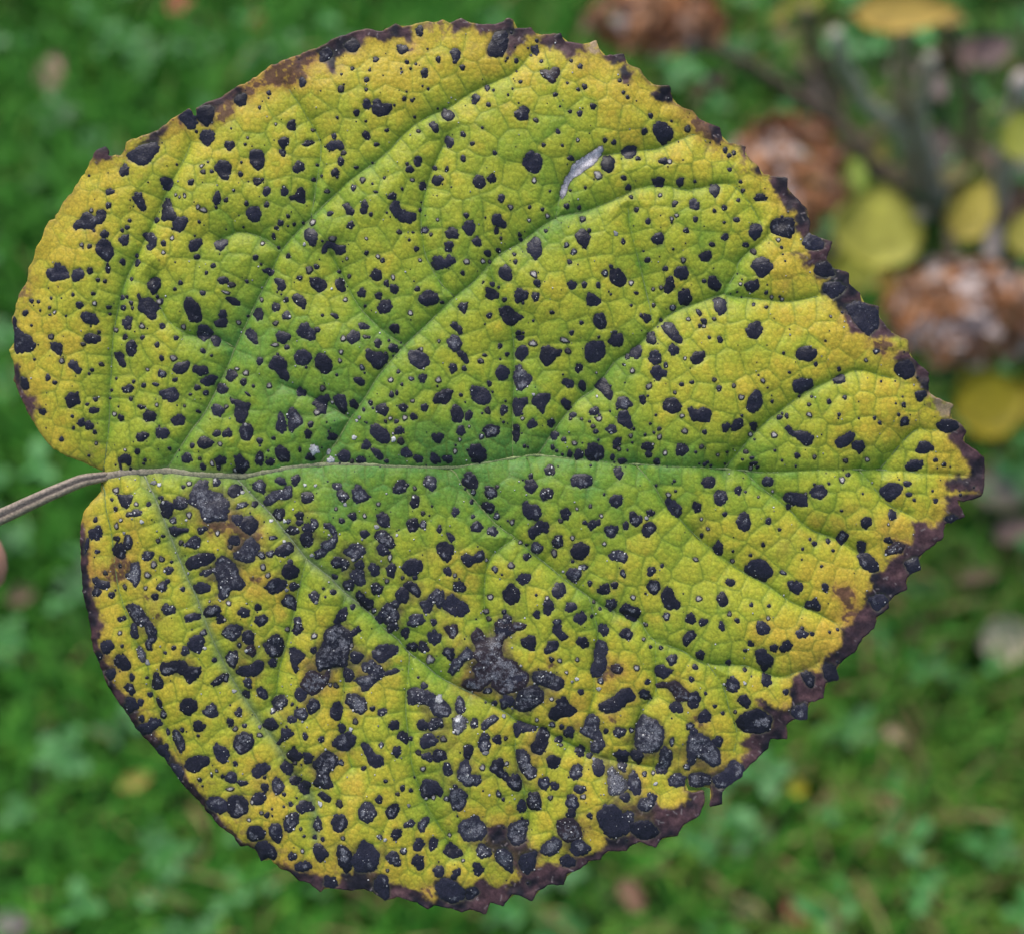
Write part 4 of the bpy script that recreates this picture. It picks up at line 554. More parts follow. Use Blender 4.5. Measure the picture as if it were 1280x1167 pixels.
# relief in photo pixels towards the viewer
age = sstep(0, 60, DB)
H = 12.0*(1-np.exp(-DV/20))*(0.45+0.55*age) + 9.0*(1-np.exp(-DMID/24)) + (1.9*(1-np.exp(-E1/6.0))+0.55*(1-np.exp(-E2/1.8)))*(0.4+0.6*age)
H += (fnoise(230, 41)-0.5)*26 + (fnoise(60, 42)-0.5)*6 + (vnoise(26, 43)-0.5)*3.0*(1-sstep(0, 40, DB))
H -= 9*np.exp(-DB/7.0)*sstep(620, 720, YY)*(1-sstep(260, 420, XX)) + 5*np.exp(-DB/6)*(1-sstep(30, 160, np.hypot(XX-80, YY-550)))
H += ((vnoise(9, 44)-0.5)*2.4+(vnoise(22, 45)-.5)*4)*(1-sstep(10, 38, DB))*sstep(700, 900, XX+YY*0.35)
H = H*0.9
# marks
def chaikin(P, n=1):
    P = np.asarray(P, float)
    for _ in range(n):
        Q = np.roll(P, -1, 0); P = np.stack([P*.87+Q*.13, P*.13+Q*.87], 1).reshape(-1, 2)
    return P
SPOTS = []; STAINS = []
srng = np.random.default_rng(99)
def poly_area(P): x, y = P[:, 0], P[:, 1]; return 0.5*abs(np.dot(x, np.roll(y, -1))-np.dot(y, np.roll(x, -1)))
SBIN = {}
def add_spot(P, kind, cen, r, small):
    bi, bj = int(cen[0]//24), int(cen[1]//24)
    for q in [q for a in (-1, 0, 1) for b in (-1, 0, 1) for q in SBIN.get((bi+a, bj+b), ())]:
        d = math.hypot(q['c'][0]-cen[0], q['c'][1]-cen[1]); rr = q['r']
        if q['k'] not in 'w' and kind not in 'w' and d < 0.55*max(rr, r) and 0.5 < r/rr < 2.0: return
        if kind == 'w' and q['k'] == 'w' and d < 2: return
    SPOTS.append(dict(P=P, k=kind, c=cen, r=r, small=small)); SBIN.setdefault((bi, bj), []).append(SPOTS[-1])
for (ox, oy, zz), rounds, polys in TILES:
    for p in re.split('[;\n]', polys):
        p = p.split()
        if not p: continue
        P = np.array([[float(v) for v in t.split(',')] for t in p[1:]])/zz+np.array([ox, oy])
        if p[0] in 'mbt': STAINS.append((p[0], P)); continue
        A = poly_area(P); P = P.mean(0)+(P-P.mean(0))*1.05; P = chaikin(P, 1); P = ragged(P, 1.8, 0.52, int(A*10) % 99991)
        add_spot(P, p[0], P.mean(0), math.sqrt(A/math.pi), False)
for (ox, oy, zz), rounds, polys in TILES:
    for t in rounds.split():
        k = t[-1] if t[-1].isalpha() else 'd'; v = [float(x) for x in t.rstrip('sgwk').split(',')]
        rx = v[2]; ry = v[3] if len(v) > 3 else rx; an = R(v[4]) if len(v) > 4 else srng.random()*0.6-0.3
        cx, cy, rx, ry = v[0]/zz+ox, v[1]/zz+oy, rx/zz, ry/zz; r = math.sqrt(rx*ry)
        n = 9 if r < 2 else 13 if r < 4 else 26; a = np.arange(n)*2*math.pi/n+srng.random()
        rad = 1+0.10*np.sin(2*a+srng.random()*6)+0.10*np.sin(3*a+srng.random()*6)+0.07*np.sin(5*a+srng.random()*6)+srng.normal(size=n)*(.05 if r < 4 else .075)
        x = np.cos(a)*rx*rad; y = np.sin(a)*ry*rad
        P = np.stack([cx+x*math.cos(an)-y*math.sin(an), cy+x*math.sin(an)+y*math.cos(an)], 1)
        add_spot(P, k, np.array([cx, cy]), r, r < 4.6)
# freckles: tiny black dots and pale grains too small to trace
for q in range(1500):
    x, y = 20+srng.random()*1200, 30+srng.random()*1100
    if sample(INF, x, y) < 0.99 or sample(DB, x, y) < 3: continue
    lower = y > 600+0.05*(x-600)
    if srng.random() < (0.62 if lower else 0.28): k, r = ('w', 0.55+srng.random()*0.75)
    else: k, r = ('d', 0.6+srng.random()**2*1.3)
    if lower and x > 760 and srng.random() < 0.6: continue
    a = np.arange(7)*2*math.pi/7; P = np.stack([x+np.cos(a)*r*(1+srng.normal(size=7)*.12), y+np.sin(a)*r*(1+srng.normal(size=7)*.12)], 1)
    add_spot(P, k, np.array([x, y]), r, True)
# pale grains crusting the grey marks
for s in [q for q in SPOTS if q['k'] in 'gWkdm' and q['r'] > 2.4]:
    low = s['c'][1] > 585; nn = {'W': 16, 'g': 5, 'k': 5, 'd': 1}[s['k']]*(1 if low else .4)*(s['r']/6); lim = min(int(nn+srng.random()), 40)
    for q in range(lim):
        e = s['P'][srng.integers(len(s['P']))]; u_ = srng.random()*1.15; p = s['c']+(e-s['c'])*u_; r = .5+srng.random()**2*(1.3 if s['k'] != 'd' else .6)
        a = np.arange(7)*2*math.pi/7; P = np.stack([p[0]+np.cos(a)*r*(1+srng.normal(size=7)*.15), p[1]+np.sin(a)*r*(1+srng.normal(size=7)*.15)], 1)
        add_spot(P, 'w', p, r, True)
# marks swell a little past the traced line, with nibbled edges, and stop at the leaf's margin
for s in SPOTS:
    P = s['P']; d = P-s['c']; ln = np.hypot(d[:, 0], d[:, 1])[:, None]+1e-6; g = min(.95, .12*s['r']+.1) if s['k'] != 'w' else 0
    s['P'] = P+d/ln*(g+srng.normal(size=(len(P), 1))*(.09*min(s['r'], 5)))
    for it in range(14):
        bad = (sample(INF, s['P'][:, 0], s['P'][:, 1]) < 0.6)
        if not bad.any(): break
        s['P'][bad] = s['c']+(s['P'][bad]-s['c'])*0.93
SPOTS = [s for s in SPOTS if sample(INF, *s['c']) > 0.5]
SM = np.zeros((NY, NX), bool)
for s in SPOTS:
    if s['k'] not in 'w': raster_into(SM, s['P'])
SMB = blur(SM, 1.3); SMW = blur(SM, 4)
# ---- colour of the blade
pts = np.array([[float(v) for v in t.split(',')] for t in GREEN.split()])
cg = slice(None, None, 8); xs, ys = XX[cg, cg], YY[cg, cg]; num = 0; den = 1e-6
for x, y, w in pts:
    q = np.exp(-((xs-x)**2+(ys-y)**2)/(2*38**2)); num = num+w*q; den = den+q
Glow = num/den
u = np.clip(np.arange(NX)/8.0, 0, Glow.shape[1]-1.001); v = np.clip(np.arange(NY)/8.0, 0, Glow.shape[0]-1.001)
iu, iv = u.astype(int), v.astype(int); fu, fv = (u-iu)[None], (v-iv)[:, None]
G = (Glow[iv][:, iu]*(1-fu)+Glow[iv][:, iu+1]*fu)*(1-fv)+(Glow[iv+1][:, iu]*(1-fu)+Glow[iv+1][:, iu+1]*fu)*fv
rc = np.random.default_rng(8); cellv = rc.normal(size=ID1.max()+2)*0.045; cell2 = rc.normal(size=ID2.max()+2)*0.035
G = G+cellv[ID1]+cell2[ID2]+(fnoise(70, 51)-0.5)*0.5+(fnoise(22, 52)-0.5)*0.25
G += (0.26*np.exp(-DV/9)+0.28*np.exp(-DMID/26)+0.14*np.exp(-E1/4.0))*(0.35+0.65*age) - 0.12
G = np.clip(G, 0, 1)
stops = [0, .12, .30, .52, .75, 1.0]
cols = np.array([(.49, .365, .034), (.465, .388, .033), (.370, .380, .030), (.258, .325, .026), (.155, .265, .026), (.090, .215, .036)])
COLR = np.stack([np.interp(G, stops, cols[:, k]) for k in range(3)], -1)
def blend(mask, c): global COLR; COLR = COLR*(1-mask[..., None])+np.asarray(c)*mask[..., None]
gold = sstep(.55, .75, fnoise(80, 61))*sstep(560, 680, YY)*(1-sstep(.2, .5, G)); blend(gold*0.5, (.56, .33, .045))
blend(np.clip(np.exp(-(E1/0.95)**2), 0, 1)*0.55*(1-0.4*(G < .1)), (.09, .135, .018)); blend(np.exp(-(E2/0.8)**2)*0.30, (.12, .17, .02))
DL = seg_dist([VL[17], VL[18][:34], MID[:40]], 30); blend(np.exp(-(DL/6.5)**2)*(.25+.5*fnoise(8, 94)), (.19, .225, .105))
# stains: shapes warped by noise
wu = ((vnoise(12, 71)-.5)*9+(vnoise(4, 72)-.5)*5)/STEP; wv = ((vnoise(12, 73)-.5)*9+(vnoise(4, 74)-.5)*5)/STEP
JJ, II = np.mgrid[0:NY, 0:NX]; WI = np.clip((II+wu).round().astype(int), 0, NX-1); WJ = np.clip((JJ+wv).round().astype(int), 0, NY-1)
def stain(kind):
    M = np.zeros((NY, NX), bool)
    for k, P in STAINS:
        if k == kind: raster_into(M, P)
    return M
Mm, Mb, Mt = stain('m'), stain('b'), stain('t')
b0 = blur(Mb, 7)[WJ, WI]; m0 = blur(Mm, 7)[WJ, WI]
blend(np.clip(b0*1.5+m0*0.75, 0, .9)*(0.35+0.65*fnoise(9, 81)), (.36, .17, .045))
fre = sstep(.56, .70, fnoise(7, 82))*sstep(.45, .7, vnoise(60, 83))*np.exp(-DB/22); blend(fre*0.8, (.17, .075, .06))
blend(sstep(.40, .62, blur(Mb, 4)[WJ, WI]*(0.15+1.1*fnoise(5, 84)))*0.85, (.085, .038, .034))
rimdark = np.exp(-DB/2.6)*np.clip(sstep(640, 700, YY)*(1-sstep(300, 420, XX))+sstep(560, 900, XX)+0.55, 0, 1)*(0.4+0.6*sstep(.35, .6, vnoise(30, 85)))
blend(np.clip(rimdark, 0, .9), (.085, .04, .04))
blend(blur(Mt, 1.2)[WJ, WI]*0.85, (.33, .23, .15))
mb = blur(Mm, 1.0); mm = np.maximum(mb[WJ, WI], mb*(1-sstep(6, 12, DB))); pur = fnoise(26, 86)[..., None]
pur = sstep(.3, .72, pur); mcol = np.array([.014, .013, .019])*(1-pur)+np.array([.082, .042, .046])*pur; mcol = mcol*(0.45+1.0*fnoise(5, 87))[..., None]
COLR = COLR*(1-mm[..., None])+mcol*mm[..., None]
fr = np.random.default_rng(77); bits = []
for q in range(5200):
    i_, j_ = fr.integers(NX), fr.integers(NY)
    if mm[j_, i_] > .5 and INSIDE[j_, i_]:
        an = fr.normal()*.9+math.atan2(YY[j_, i_]-590, XX[j_, i_]-560); ln_ = 1.2+fr.random()**2*6; x0, y0 = XX[j_, i_], YY[j_, i_]
        bits.append(np.array([(x0, y0), (x0+math.cos(an)*ln_*.5+fr.normal()*.5, y0+math.sin(an)*ln_*.5), (x0+math.cos(an)*ln_, y0+math.sin(an)*ln_)]))
DF = seg_dist(bits, 4); blend(np.exp(-(DF/.75)**2)*mm*(.15+.6*vnoise(7, 91)), (.30, .25, .24))
# bruised tissue where marks crowd
dens = blur(SM, 13); br = sstep(.30, .62, dens+(fnoise(16, 92)-.5)*.45)*sstep(570, 640, YY); blend(br*.62, (.125, .085, .028)); blend(sstep(.45, .72, dens+(fnoise(10, 93)-.5)*.5)*sstep(570, 640, YY)*.6, (.045, .028, .028))
# dulled ring around each mark
ring = np.clip(SMB*2.2, 0, 1)*0.75; COLR = COLR*(1-ring[..., None])+(COLR*0.45+np.array([.05, .058, .035]))*ring[..., None]
COLR *= (1-0.12*SMW)[..., None]
HB = H-1.0*np.clip(SMB*1.6, 0, 1)
# ---- blade mesh
def lift(x, y, h): return np.stack([(np.asarray(x)-640)*PX, -(np.asarray(y)-583.5)*PX, np.asarray(h)*PX], -1)
H0 = float(np.median(H[INSIDE])); H -= H0; HB -= H0
def grid_sheet(inside, Hs, colr):
    q = inside[:-1, :-1] & inside[1:, :-1] & inside[:-1, 1:] & inside[1:, 1:]
    j, i = np.nonzero(q); idx = np.arange(NY*NX).reshape(NY, NX)
    quads = np.stack([idx[j, i], idx[j+1, i], idx[j+1, i+1], idx[j, i+1]], 1)
    used, inv = np.unique(quads, return_inverse=True); quads = inv.reshape(-1, 4)
    x = XX.ravel()[used].copy(); y = YY.ravel()[used].copy()
    e = np.concatenate([quads[:, [0, 1]], quads[:, [1, 2]], quads[:, [2, 3]], quads[:, [3, 0]]])
    key = np.sort(e, 1); key = key[:, 0].astype(np.int64)*len(used)+key[:, 1]
    uq, first, cnt = np.unique(key, return_index=True, return_counts=True); be = e[first[cnt == 1]]; bv = np.unique(be)
    A = OUTLINE; Bq = np.roll(OUTLINE, -1, 0)
    for ch in np.array_split(bv, 20):
        p = np.stack([x[ch], y[ch]], 1)[:, None]; d = (Bq-A)[None]; t = np.clip(((p-A[None])*d).sum(-1)/((d*d).sum(-1)+1e-9), 0, 1)
        c = A[None]+d*t[..., None]; w = ((p-c)**2).sum(-1).argmin(1); n = c[np.arange(len(ch)), w]; far = np.hypot(*(n-p[:, 0]).T) < 2.6
        x[ch] = np.where(far, n[:, 0], x[ch]); y[ch] = np.where(far, n[:, 1], y[ch])
    return quads, used, x, y, be, bv
leaf_m = Matrix((( *RT, ), ( *UP, ), ( *(-FW), ))).transposed().to_4x4(); leaf_m.translation = C0+FW*D_LEAF
leaf = empty('spotted_leaf', leaf_m)
tag(leaf, 'large yellow-green heart-shaped leaf covered in black spots, held up by its stalk', 'leaf')
quads, used, bx, by, be, bv = grid_sheet(INSIDE, HB, COLR)
hz = sample(HB, bx, by); V = lift(bx, by, hz); C = COLR.reshape(-1, 3)[used]
rim = {int(b): k+len(V) for k, b in enumerate(bv)}
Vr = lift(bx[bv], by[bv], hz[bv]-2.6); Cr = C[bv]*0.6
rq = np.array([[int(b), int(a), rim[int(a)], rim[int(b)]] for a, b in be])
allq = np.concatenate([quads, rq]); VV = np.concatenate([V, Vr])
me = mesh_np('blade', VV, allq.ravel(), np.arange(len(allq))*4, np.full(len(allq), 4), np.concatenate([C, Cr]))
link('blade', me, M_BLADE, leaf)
# underside: coarser sheet just behind
sub = [p for p in OUTLINE[::3]]; st = 9.0; gx_, gy_ = np.meshgrid(np.arange(5, 1240, st), np.arange(20, 1150, st)); kp = (sample(DB, gx_, gy_) > 6) & (sample(INF, gx_, gy_) > .99); inner = list(zip(gx_[kp], gy_[kp]))
vs = [Vector(p) for p in sub]+[Vector(p) for p in inner]; n = len(sub)
r_ = delaunay_2d_cdt(vs, [(i, (i+1) % n) for i in range(n)], [], 1, 1e-4)
ux = np.array([p[0] for p in r_[0]]); uy = np.array([p[1] for p in r_[0]])
uh = np.minimum(sample(blur(HB, 3), ux, uy)-4.5, 1e9); G2 = sample(G, ux, uy)
uc = np.stack([np.interp(G2, stops, cols[:, k]) for k in range(3)], -1)*0.8+np.array([.03, .04, .03])
link('underside', mesh_faces('underside', lift(ux, uy, uh), [list(f)[::-1] for f in r_[2]], uc), M_BLADE, leaf)
# ---- midrib and veins
def rib(name, L, rad, colr, rise, seg=8):
    L = np.asarray(L); hh = sample(HB, L[:, 0], L[:, 1]); k = np.ones(5)/5; hp = np.convolve(np.pad(hh, 2, mode='edge'), k, 'valid')
    P = lift(L[:, 0], L[:, 1], np.maximum(hp, hh)+rise); Vt, Ft = tube(P, np.asarray(rad)*PX, seg)
    Vt = np.array(Vt); mid = np.repeat(P, seg, 0); Vt[:, 2] = mid[:, 2]+(Vt[:, 2]-mid[:, 2])*0.45
    return link(name, mesh_faces(name, Vt, Ft, np.repeat(np.asarray(colr), seg, 0)), M_VEIN, leaf)
t = np.linspace(0, 1, len(MID)); ww = np.interp(MID[:, 0], [110, 180, 300, 420, 700, 1000, 1200], [6.5, 5.2, 4.8, 3.3, 1.7, 1.1, .6])
f = np.interp(MID[:, 0], [110, 380, 640, 1200], [0, .25, .8, 1])[:, None]; f0 = np.interp(MID[:, 0], [130, 260], [1, 0])[:, None]
rib('midrib', MID, ww, (np.array([.195, .18, .105])*(1-f)+np.array([.19, .25, .07])*f)*(1-f0)+np.array([.215, .175, .125])*f0, -0.6, 10)
for i, L in enumerate(VL):
    ln = len(L)*6; big = ln > 330 or i in (0, 16, 17); tt = np.linspace(0, 1, len(L))
    w = (1.7 if i in (17, 18) else 1.0 if i in (0, 16) else 1.35 if big else 0.75)*(1-0.75*tt)+0.25
    c0 = np.array([.11, .155, .035]) if i in (0, 16) else np.array([.145, .19, .05]) if i not in (17, 18) else np.array([.165, .19, .095]); g = sample(G, L[:, 0], L[:, 1])[:, None]
    rib('vein', L, w, c0*(1-.5*tt[:, None])+(np.array([.22, .27, .045])*(1-g)+np.array([.11, .2, .035])*g)*.5*tt[:, None], -0.25*w.mean()-0.1, 6)
# ---- spots
SCOL = {'d': (.0130, .0128, .0205), 'g': (.017, .0165, .024), 's': (.018, .0145, .017), 'w': (.45, .44, .42), 'W': (.05, .048, .052), 'k': (.022, .0155, .019), 'T': (.36, .34, .36)}
CRUST = {'d': 0.12, 'g': 0.40, 's': 0.0, 'w': 0.0, 'W': 0.60, 'k': 0.40, 'T': 0.0}
def spot_mesh(s, i):
    P = s['P']; n = len(P); c = s['c']; up = (i % 9)*0.035+(0.45 if s['k'] == 'w' else 0.22 if s['k'] == 's' else 0)
    base = np.array(SCOL[s['k']])
    if s['k'] in 'dg': base = base*(0.75+0.7*srng.random())
    if s['small']:
        rings = (1.0, .72, .40); X = np.concatenate([c+(P-c)*r for r in rings]+[c[None]])
        F = []
        for q in range(2): F += [[q*n+(k+1) % n, q*n+k, (q+1)*n+k, (q+1)*n+(k+1) % n] for k in range(n)]
        F += [[2*n+(k+1) % n, 2*n+k, 3*n] for k in range(n)]
        dome = np.concatenate([np.full(n, -.35), np.full(n, .30), np.full(n, .40), [.45]])
        Cc = np.tile(base, (len(X), 1)); A = np.full(len(X), CRUST[s['k']])
        if s['k'] == 's':
            pale = np.array([.40, .37, .33])*(.08+.95*srng.random()**1.5); Cc[2*n:] = pale; Cc[n:2*n] = base*.8+pale*.10
        if s['k'] == 'w': Cc = Cc*(.3+.8*srng.random()); Cc[:n] *= .4
        if s['k'] == 'g': A[2*n:] = .62; A[:2*n] = .1
    else:
        mn, mx = P.min(0), P.max(0); st = 2.3 if s['r'] < 12 else 2.8; nx, ny = np.meshgrid(np.arange(mn[0], mx[0], st), np.arange(mn[1], mx[1], st))
        Q = np.stack([nx.ravel(), ny.ravel()], 1)+srng.normal(size=(nx.size, 2))*.2
        a, b = P, np.roll(P, -1, 0); x, y = Q[:, :1], Q[:, 1:]
        cr = ((a[:, 1] > y) != (b[:, 1] > y)) & (x < (b[:, 0]-a[:, 0])*(y-a[:, 1])/(b[:, 1]-a[:, 1]+1e-12)+a[:, 0])
        ins = cr.sum(1) % 2 == 1
        def edist(Z):
            d = (b-a)[None]; p = Z[:, None]; t = np.clip(((p-a[None])*d).sum(-1)/((d*d).sum(-1)+1e-9), 0, 1)
            return np.sqrt((((p-a[None])-d*t[..., None])**2).sum(-1)).min(1)
        Q = Q[ins]
        if len(Q): Q = Q[edist(Q) > 1.1]
        res = delaunay_2d_cdt([Vector(p) for p in np.vstack([P, Q])], [(k, (k+1) % n) for k in range(n)], [], 1, 1e-4)
        X = np.array([[p[0], p[1]] for p in res[0]]); F = []
        for f in res[2]:
            f = list(f); p, q, r = X[f[0]], X[f[1]], X[f[2]]
            F.append(f[::-1] if (q[0]-p[0])*(r[1]-p[1])-(q[1]-p[1])*(r[0]-p[0]) > 0 else f)
        ed = edist(X); dome = -.35+.75*sstep(0, 1.6, ed)+.35*sstep(1.5, 6, ed)+srng.normal(size=len(X))*.07
        Cc = np.tile(base, (len(X), 1))*(0.8+0.4*srng.random((len(X), 1))); A = CRUST[s['k']]*sstep(.8, 3.5, ed)*(.55+.75*sample(vn40, X[:, 0], X[:, 1]))
        if s['k'] == 's': Cc = Cc*(1-sstep(1, 2, ed)[:, None])+np.array([.30, .28, .26])*sstep(1, 2, ed)[:, None]
        if s['k'] in 'wT': Cc *= (.5+.5*sstep(0, 2, ed))[:, None]*(.6+.7*sample(vn3, X[:, 0], X[:, 1]))[:, None]
        elif s['k'] == 'd' and s['r'] > 4: A = A+0.28*sstep(.55, .8, sample(vn40, X[:, 0], X[:, 1]))*sstep(1.5, 4, ed)*(1 if s['c'][1] > 560 else .45)
    if not F: return None
    hz = np.maximum(sample(H, X[:, 0], X[:, 1])*.5+sample(HS, X[:, 0], X[:, 1])*.5, sample(HB, X[:, 0], X[:, 1])+.1)
    return lift(X[:, 0], X[:, 1], hz+dome+up), F, Cc, A
vn3, vn40, HS = vnoise(3, 95), vnoise(11, 96), blur(H, 1.5)
order = sorted(range(len(SPOTS)), key=lambda i: -SPOTS[i]['r']); bag = Bag(); big_n = 0
for i in order:
    r_ = spot_mesh(SPOTS[i], i)
    if r_ is None: continue
    if big_n < 300:
        big_n += 1; Vs, Fs, Cs, As = r_
        link('leaf_spot', mesh_faces('leaf_spot', Vs, Fs, Cs, {'crust': As}), M_SPOT, leaf)
    else: bag.add(*r_)
tag(link('small_spots', bag.mesh('small_spots'), M_SPOT, leaf), kind='stuff')
print('spots', len(SPOTS), 'blade quads', len(quads))
# ---- stalk: grooved, from the blade's base out to the fingers
pl = smooth_line([(-330, 716), (-260, 712), (-200, 705), (-120, 690), (-60, 671), (0, 646), (37, 629), (72, 613), (100, 601), (120, 597), (132, 595)], 6)
ph = np.interp(pl[:, 0], [-330, -100, 60, 132], [-4, -2, 2, float(sample(HB, 128, 596))-1.0])
prof = []
for k in range(20):
    a = 2*math.pi*k/20; rr = 1.0
    if math.sin(a) > 0: rr = 1.0-0.42*math.exp(-((a-math.pi/2)/0.33)**2)+.10*math.exp(-((abs(a-math.pi/2)-.75)/.25)**2)
    prof.append((math.cos(a)*rr, math.sin(a)*rr*.95))
Vp, Fp, Cp = [], [], []; npz = len(pl)
for i, (p, h) in enumerate(zip(pl, ph)):
    a, b = pl[max(i-1, 0)], pl[min(i+1, npz-1)]; tx = (b-a)/np.linalg.norm(b-a); nx_ = np.array([-tx[1], tx[0]])
    rw = np.interp(p[0], [-330, 0, 100, 132], [10.5, 10, 8.2, 6.0])
    for k, (u_, w_) in enumerate(prof):
        q = p-nx_*u_*rw; Vp.append(lift(q[0], q[1], h+w_*rw*.9+.25*math.sin(i*1.7+k)))
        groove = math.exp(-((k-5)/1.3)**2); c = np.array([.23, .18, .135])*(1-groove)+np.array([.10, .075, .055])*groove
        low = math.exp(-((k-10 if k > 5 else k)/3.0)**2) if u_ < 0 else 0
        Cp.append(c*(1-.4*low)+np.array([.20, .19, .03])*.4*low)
    if i:
        for k in range(20): Fp.append([(i-1)*20+k, (i-1)*20+(k+1) % 20, i*20+(k+1) % 20, i*20+k])
Fp += [list(range(20))[::-1], [(npz-1)*20+k for k in range(20)]]
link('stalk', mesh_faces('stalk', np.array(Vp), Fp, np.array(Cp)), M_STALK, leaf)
# ================================================================== the garden behind
gp = bpy.data.meshes.new('ground'); S = 300
gp.from_pydata([(-S, -S, 0), (S, -S, 0), (S, S, 0), (-S, S, 0)], [], [(0, 1, 2, 3)])
tag(link('ground', gp, M_GROUND), kind='structure')
bed = at(1190, 230)                                               # foot of the shrub
def grass(n, n_out):
    x = np.concatenate([rng.uniform(-1.25, 1.25, n), rng.uniform(-3.2, 3.2, n_out)]); y = np.concatenate([rng.uniform(0.05, 2.35, n), rng.uniform(-1.2, 5.0, n_out)])
    out = (np.abs(x) > 1.25) | (y < .05) | (y > 2.35); out[:n] = True; x, y = x[out], y[out]; n = len(x)
    cl = np.sin(x*9+np.sin(y*7)*2)*np.sin(y*11+np.sin(x*5)*2)      # tufts
    near = np.exp(-(((x-bed.x-.12)/.26)**2+((y-bed.y-.02)/.30)**2)); keep = rng.random(n) > np.clip(near*1.1, 0, .8); x, y, cl, near = x[keep], y[keep], cl[keep], near[keep]; n = len(x)
    L = rng.uniform(.028, .065, n)*(1+.25*cl); w = rng.uniform(.0011, .0026, n)*np.where((np.abs(x) > 1.25) | (y < .05) | (y > 2.35), 2.2, 1.0); az = rng.uniform(0, 2*np.pi, n); lean = rng.uniform(.25, 1.15, n)
    d = np.stack([np.cos(az), np.sin(az)], 1); s = np.stack([-d[:, 1], d[:, 0]], 1); V = np.zeros((n, 7, 3)); lv = (0, .4, .75, 1.0)
    for k, t in enumerate(lv):
        h = L*t*np.cos(lean*t*.8); o = L*t*np.sin(lean*t)
        c = np.stack([x+d[:, 0]*o, y+d[:, 1]*o, h], 1); wd = w*(1.0, .95, .7, 0)[k]
        if k < 3:
            V[:, 2*k] = c; V[:, 2*k+1] = c; V[:, 2*k, :2] -= s*wd[:, None]; V[:, 2*k+1, :2] += s*wd[:, None]
        else: V[:, 6] = c
    # lusher on the far left, thin and yellowing to the right in front
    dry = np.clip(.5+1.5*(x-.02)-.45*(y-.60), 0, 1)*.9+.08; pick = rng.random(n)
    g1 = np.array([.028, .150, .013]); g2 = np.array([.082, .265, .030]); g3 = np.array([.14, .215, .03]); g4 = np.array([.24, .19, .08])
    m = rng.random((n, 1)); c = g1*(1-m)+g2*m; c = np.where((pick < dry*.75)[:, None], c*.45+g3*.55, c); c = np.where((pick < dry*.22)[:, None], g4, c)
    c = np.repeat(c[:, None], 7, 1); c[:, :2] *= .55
    b = (np.arange(n)*7)[:, None]
    loops = np.concatenate([b+np.array([0, 1, 3, 2]), b+np.array([2, 3, 5, 4]), b+np.array([4, 5, 6])], 1).ravel()
    st = (np.arange(n)*11)[:, None]+np.array([0, 4, 8]); tot = np.tile([4, 4, 3], n)
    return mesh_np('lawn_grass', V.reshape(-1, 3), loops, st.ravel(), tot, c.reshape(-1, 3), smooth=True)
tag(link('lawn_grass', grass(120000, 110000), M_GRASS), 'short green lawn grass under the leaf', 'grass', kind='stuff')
# broad weeds and clover among the grass
bagc = Bag()
for q in range(3400):
    x, y = rng.uniform(-1.2, 1.2), rng.uniform(.1, 2.3); h = rng.uniform(.02, .05)
    if x > .25 and y > .9 and rng.random() < .5: continue
    wide = rng.random() < .45; nl = rng.integers(3, 6) if wide else 3; a0 = rng.random()*6.28
    c = np.array([.030, .14, .026])*(1-rng.random()*.5)+np.array([.055, .15, .048])*rng.random()
    for k in range(nl):
        a = a0+k*2*math.pi/nl+rng.normal()*.2; l = rng.uniform(.012, .024) if wide else rng.uniform(.006, .011); wd = l*(.26 if wide else .42); up = rng.uniform(.0, .35)
        d = np.array([math.cos(a), math.sin(a)]); s = np.array([-d[1], d[0]]); P = []
        for t_, w_, z_ in ((0, .05, 0), (.35, .8, .12), (.7, 1, .16), (1, .25 if wide else .6, .05)):
            for sg in (-1, 1): xy = np.array([x, y])+d*l*t_+s*sg*wd*w_; P.append((xy[0], xy[1], h+l*t_*up+z_*l*.5+(0 if sg < 0 else .001)))
        bagc.add(P, [[0, 1, 3, 2], [2, 3, 5, 4], [4, 5, 7, 6]], c)
tag(link('lawn_weeds', bagc.mesh('lawn_weeds'), M_WEED), 'clover and broad-leaved weeds growing in the lawn', 'weeds', kind='stuff')
# leaf shape: outline along x, width profile, cupped and thick
def leaf_shape(L, W, cup=.12, bend=.15, tip=1.0, thick=.0008, seed=0):
    r = np.random.default_rng(seed); n = 9; m = 5; V = []; F = []
    for side in (0, 1):
        for i in range(n):
            t = i/(n-1); w = W*.5*(math.sin(math.pi*t**(.8*tip))**.75 if 0 < t < 1 else 0.03)*(1+r.normal()*.04)
            for j in range(m):
                v = j/(m-1)*2-1; z = cup*W*v*v*.5-bend*L*(t-.5)**2+r.normal()*L*.006
                V.append(((t-.5)*L, v*w, z-side*thick))
    for i in range(n-1):
        for j in range(m-1):
            a = i*m+j; F.append([a, a+m, a+m+1, a+1]); b = a+n*m; F.append([b, b+1, b+m+1, b+m])
    ring = [i*m for i in range(n)]+[(n-1)*m+j for j in range(1, m)]+[i*m+m-1 for i in range(n-2, -1, -1)]+[j for j in range(m-2, 0, -1)]
    for a, b in zip(ring, ring[1:]+ring[:1]): F.append([a, b, b+n*m, a+n*m])
    return np.array(V), F
def orient(V, loc, yaw, tilt=0, roll=0):
    M = Matrix.Rotation(yaw, 3, 'Z') @ Matrix.Rotation(tilt, 3, 'Y') @ Matrix.Rotation(roll, 3, 'X')
    return V @ np.array(M).T + np.array(loc)
def px_m(px, py, z): return (at(px, py, z)-C0).dot(FW)*PX/D_LEAF      # metres per photo pixel there
